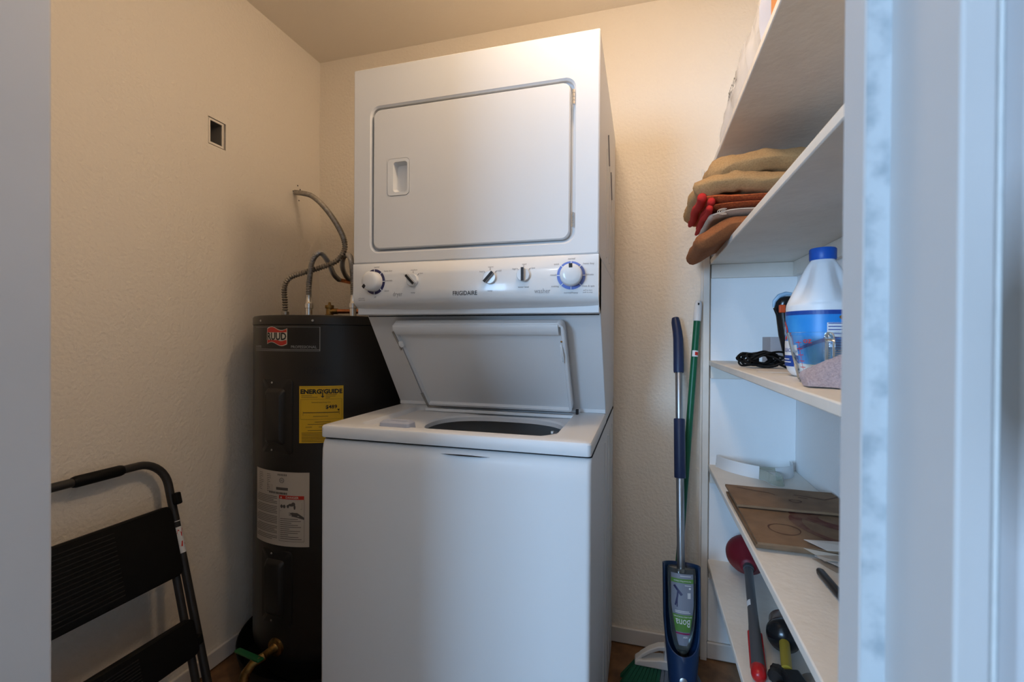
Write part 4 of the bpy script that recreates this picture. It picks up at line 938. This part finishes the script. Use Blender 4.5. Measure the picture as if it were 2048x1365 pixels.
# ------------------------------------------------------------------ fourth shelf: band, cardboard, paper, stick
z4 = ZT[3]
VB = thing('plastic_band', 'bent white plastic band with a clear loop standing on the shelf by the wall', 'plastic band', (.39, 1.69, z4))
def strip(pts, h, th, mat, name, parent, z):
    P = spline([(x_, y_, 0) for x_, y_ in pts], 6); b = MB(); rings = []
    for i, p in enumerate(P):
        t = (P[min(i+1, len(P)-1)]-P[max(i-1, 0)]).normalized(); nn = Vector((-t.y, t.x, 0))*th/2; lean = Vector((-t.y, t.x, 0))*.004
        rings.append([p+Vector((0, 0, z+.0006))+nn, p+Vector((0, 0, z+h))+nn+lean, p+Vector((0, 0, z+h))-nn+lean, p+Vector((0, 0, z+.0006))-nn])
    return b.loft(rings).build(name, mat, parent, 50)
strip([(.258, 1.785), (.285, 1.735), (.330, 1.690), (.372, 1.664)], .042, .002, whitep_m, 'front_strip', VB, z4)
strip([(.372, 1.664), (.390, 1.650), (.397, 1.618), (.412, 1.600), (.430, 1.608), (.432, 1.640), (.424, 1.668)], .031, .0022, clear_m, 'loop', VB, z4)
strip([(.424, 1.668), (.450, 1.684), (.480, 1.712), (.497, 1.75), (.497, 1.78)], .040, .002, whitep_m, 'side_strip', VB, z4)
strip([(.497, 1.78), (.45, 1.783), (.38, 1.783), (.30, 1.786), (.258, 1.785)], .014, .0015, clear_m, 'back_strip', VB, z4)
CB = thing('flattened_cardboard', 'flattened brown cardboard box lying on the shelf with dark printed swirls', 'cardboard', (.37, 1.28, z4))
def sheet(x0, x1, y0, y1, z, th, rot, name, wob=.002, seed=0, mat=card_m):
    b = MB(); c = Vector(((x0+x1)/2, (y0+y1)/2, 0)); ca_, sa_ = math.cos(R_(rot)), math.sin(R_(rot))
    def F(u, v, dz):
        d = Vector((x0+(x1-x0)*u, y0+(y1-y0)*v, 0))-c; p = Vector((c.x+d.x*ca_-d.y*sa_, c.y+d.x*sa_+d.y*ca_, z+dz))
        p.z += wob*(.5+.5*mnoise.noise(Vector((p.x*11, p.y*11, seed)))); return p
    n = 14; top = [[F(i/n, j/n, th) for i in range(n+1)] for j in range(n+1)]; bot = [[F(i/n, j/n, 0) for i in range(n+1)] for j in range(n+1)]
    vs = [p for r in bot for p in r]+[p for r in top for p in r]; m_ = (n+1)**2; fs = []
    for j in range(n):
        for i in range(n):
            a = j*(n+1)+i; fs += [(a, a+n+1, a+n+2, a+1), (m_+a, m_+a+1, m_+a+n+2, m_+a+n+1)]
    for i in range(n):
        fs += [(i, i+1, m_+i+1, m_+i), (n*(n+1)+i+1, n*(n+1)+i, m_+n*(n+1)+i, m_+n*(n+1)+i+1), ((i+1)*(n+1), i*(n+1), m_+i*(n+1), m_+(i+1)*(n+1)), (i*(n+1)+n, (i+1)*(n+1)+n, m_+(i+1)*(n+1)+n, m_+i*(n+1)+n)]
    b.add(vs, fs); return b.build(name, mat, CB, 30), F
sheet(.243, .515, 1.112, 1.468, z4+.0004, .005, 0, 'lower_panel', .001, 1)
sheet(.241, .515, 1.104, 1.462, z4+.0072, .005, .4, 'middle_panel', .0015, 2)
LOWP, FL_ = sheet(.244, .514, 1.096, 1.40, z4+.0145, .005, -.3, 'upper_panel', .002, 3)
UPP, FU_ = sheet(.240, .514, 1.305, 1.475, z4+.0225, .006, .5, 'folded_flap', .004, 4)
def swirl(F, cu, cv, ru, rv, th, mat, name, parent, w_=.10, n=28, dz=.0068):
    b = MB(); vs = []
    for k in range(n):
        t = 2*math.pi*k/n
        for r in (1-w_, 1+w_*(1+.6*math.sin(t*3))): vs.append(F(cu+ru*r*math.cos(t), cv+rv*r*math.sin(t), th+.0006))
    b.add(vs, [(2*k, 2*k+1, (2*k+3) % (2*n), (2*k+2) % (2*n)) for k in range(n)]); b.build(name, mat, parent, 0)
swirl(FL_, .28, .30, .12, .10, .005, stain_m, 'printed_swirl', LOWP, .05)
swirl(FL_, .85, .45, .42, .34, .005, redstain_m, 'printed_swirl', LOWP, .10, 40)
swirl(FL_, .95, .62, .40, .20, .005, redstain_m, 'printed_swirl', LOWP, .25, 40)
swirl(FU_, .56, .38, .05, .06, .006, stain_m, 'printed_swirl', UPP, .14)
b = MB()
for pts in (((.10, .88), (.25, .80), (.38, .72), (.42, .62)), ((.60, .70), (.75, .66), (.85, .60), (1.0, .78)), ((.62, .60), (.70, .58))):
    b = MB(); n_ = len(pts); b.add([FU_(u_, v_, .0066) for u_, v_ in pts]+[FU_(u_, v_-.025, .0066) for u_, v_ in pts], [(k, k+1, n_+k+1, n_+k) for k in range(n_-1)])
    b.build('crease_line', stain_m, UPP, 0)
# torn kraft paper bag in front of the cardboard
KB = thing('paper_bag', 'crumpled brown paper bag lying in front of the flattened cardboard', 'paper bag', (.39, 1.07, z4))
def fold(p, z, name, mat):
    b = MB(); b.add([Vector((x_, y_, z+dz)) for x_, y_, dz in p], [tuple(range(len(p)))]); b.build(name, mat, KB, 0, solid=.0008)
fold([(.345, 1.090, .001), (.372, 1.040, .001), (.45, 1.020, .001), (.50, 1.06, .001), (.42, 1.088, .002)], z4, 'bottom_fold', kraft_m)
fold([(.350, 1.092, .007), (.385, 1.052, .006), (.47, 1.040, .010), (.50, 1.085, .010)], z4, 'middle_fold', sheet_m)
fold([(.330, 1.094, .020), (.352, 1.089, .010), (.362, 1.073, .006), (.385, 1.066, .012), (.40, 1.088, .016)], z4, 'side_fold', kraft_m)
fold([(.340, 1.125, .026), (.372, 1.090, .022), (.50, 1.086, .030), (.50, 1.135, .030)], z4, 'top_fold', sheet_m)
tag(MB().tube([(.336, 1.024, z4+.008), (.3365, 1.016, z4+.008), (.341, .90, z4+.008), (.3415, .893, z4+.008)], [.005, .0076, .0076, .005], 14).build('marker_pen', black_m, None, 50), 'black marker pen lying on the shelf in front of the paper bag', 'pen')

# ------------------------------------------------------------------ lowest shelf: plungers
z5 = ZT[4]
pA = Vector((.268, 1.178, z5+.0175)); pB = Vector((.342, 1.665, z5+.0635)); PT = (pB-pA).normalized(); PL = (pB-pA).length
PG = thing('plunger', 'dark red rubber plunger with grey and red grip lying on lowest shelf', 'plunger', (pA.x, pA.y, z5))
def pq(s): return pA+PT*s
MB().tube([pq(.012), pq(.03), pq(.15), pq(.19), pq(.26)], [.0155, .0165, .0155, .0135, .0125], 18).build('grip', gripgrey_m, PG, 50)
MB().lathe([(.001, 0), (.009, .001), (.0145, .006), (.0168, .014), (.0168, .034), (.0150, .038)], pA, PT, 18).build('grip_end', gripred_m, PG, 50)
sd = PT.cross(Vector((0, 0, 1))).normalized()
MB().obox(pq(.095)-sd*.0125, PT*.065, sd*.005, Vector((0, 0, .006))).build('grip_inlay', gripred_m, PG, 30, bevel=.003)
MB().obox(pq(.095)+sd*.0125, PT*.065, sd*.005, Vector((0, 0, .006))).build('grip_inlay', gripred_m, PG, 30, bevel=.003)
MB().tube([pq(.255), pq(PL-.03), pq(PL-.02)], [.0125, .0128, .0128], 18).build('shaft', gripgrey_m, PG, 50)
b = MB(); b.grid(lambda u, v: pq(.262+.026*v)+(sd*math.cos(R_(110+110*u))+PT.cross(sd)*-math.sin(R_(110+110*u)))*.0131, 8, 2); b.build('shaft_label', lwhite_m, PG, 60)
MB().lathe([(.0155, -.03), (.0165, -.024), (.0150, -.022), (.0165, -.016), (.0150, -.012), (.0170, -.006)], pB, PT, 20).build('collar', gripgrey_m, PG, 50)
MB().lathe([(.022, -.012), (.026, -.006), (.030, .004), (.044, .022), (.058, .040), (.066, .060), (.067, .074), (.062, .084), (.056, .086), (.05, .08), (.02, .02)], pB, PT, 40, True, True).build('cup', rubred_m, PG, 60)
kA = Vector((.332, 1.205, z5+.034)); kB = Vector((.352, 1.300, z5+.042)); KT = (kB-kA).normalized()
PK = thing('plunger', 'black rubber plunger with short yellow handle lying on lowest shelf', 'plunger', (.34, 1.25, z5))
MB().tube([kA, kB], .0118, 16).build('handle', yellowwood_m, PK, 50)
MB().lathe([(.015, -.004), (.024, .002), (.036, .010), (.0405, .022), (.0405, .036), (.036, .044), (.034, .05)], kB, KT, 36).build('cup', blackg_m, PK, 60)
MB().lathe([(.033, .046), (.033, .085), (.030, .09)], kB, KT, 28).build('inner_flange', M('clear_brown_plastic', (.25, .16, .12), .25, trans=.5), PK, 60)
CL = thing('hose_clamp_handle', 'black plastic clamp with ridged knob lying at the yellow handle end', 'clamp', (.33, 1.2, z5))
MB().lathe([(.017, 0), (.018, .01), (.015, .014), (.019, .024), (.015, .03)], (.305, 1.192, z5+.019), (.5, .85, .1), 20, True, True, lambda a, z: 1+.06*math.cos(8*a)).build('knob', black_m, CL, 40)
MB().obox((.341, 1.178, z5+.0215), Vector((.019, .004, 0)), Vector((-.004, .022, 0)), Vector((0, 0, .021))).build('block', black_m, CL, 30, bevel=.005)
MB().tube([(.312, 1.175, z5+.012), (.294, 1.150, z5+.011), (.290, 1.115, z5+.011)], [.012, .0105, .010], 14).build('arm', blackg_m, CL, 50)
tag(MB().lathe([(.001, 0), (.03, .0005), (.034, .006), (.034, .016), (.030, .021), (.001, .023)], (.392, 1.20, z5+.0006), n=32).build('round_container', M('grey_beige_plastic', (.33, .29, .25), .5), None, 50), 'low grey beige round plastic container beside the black clamp', 'container')
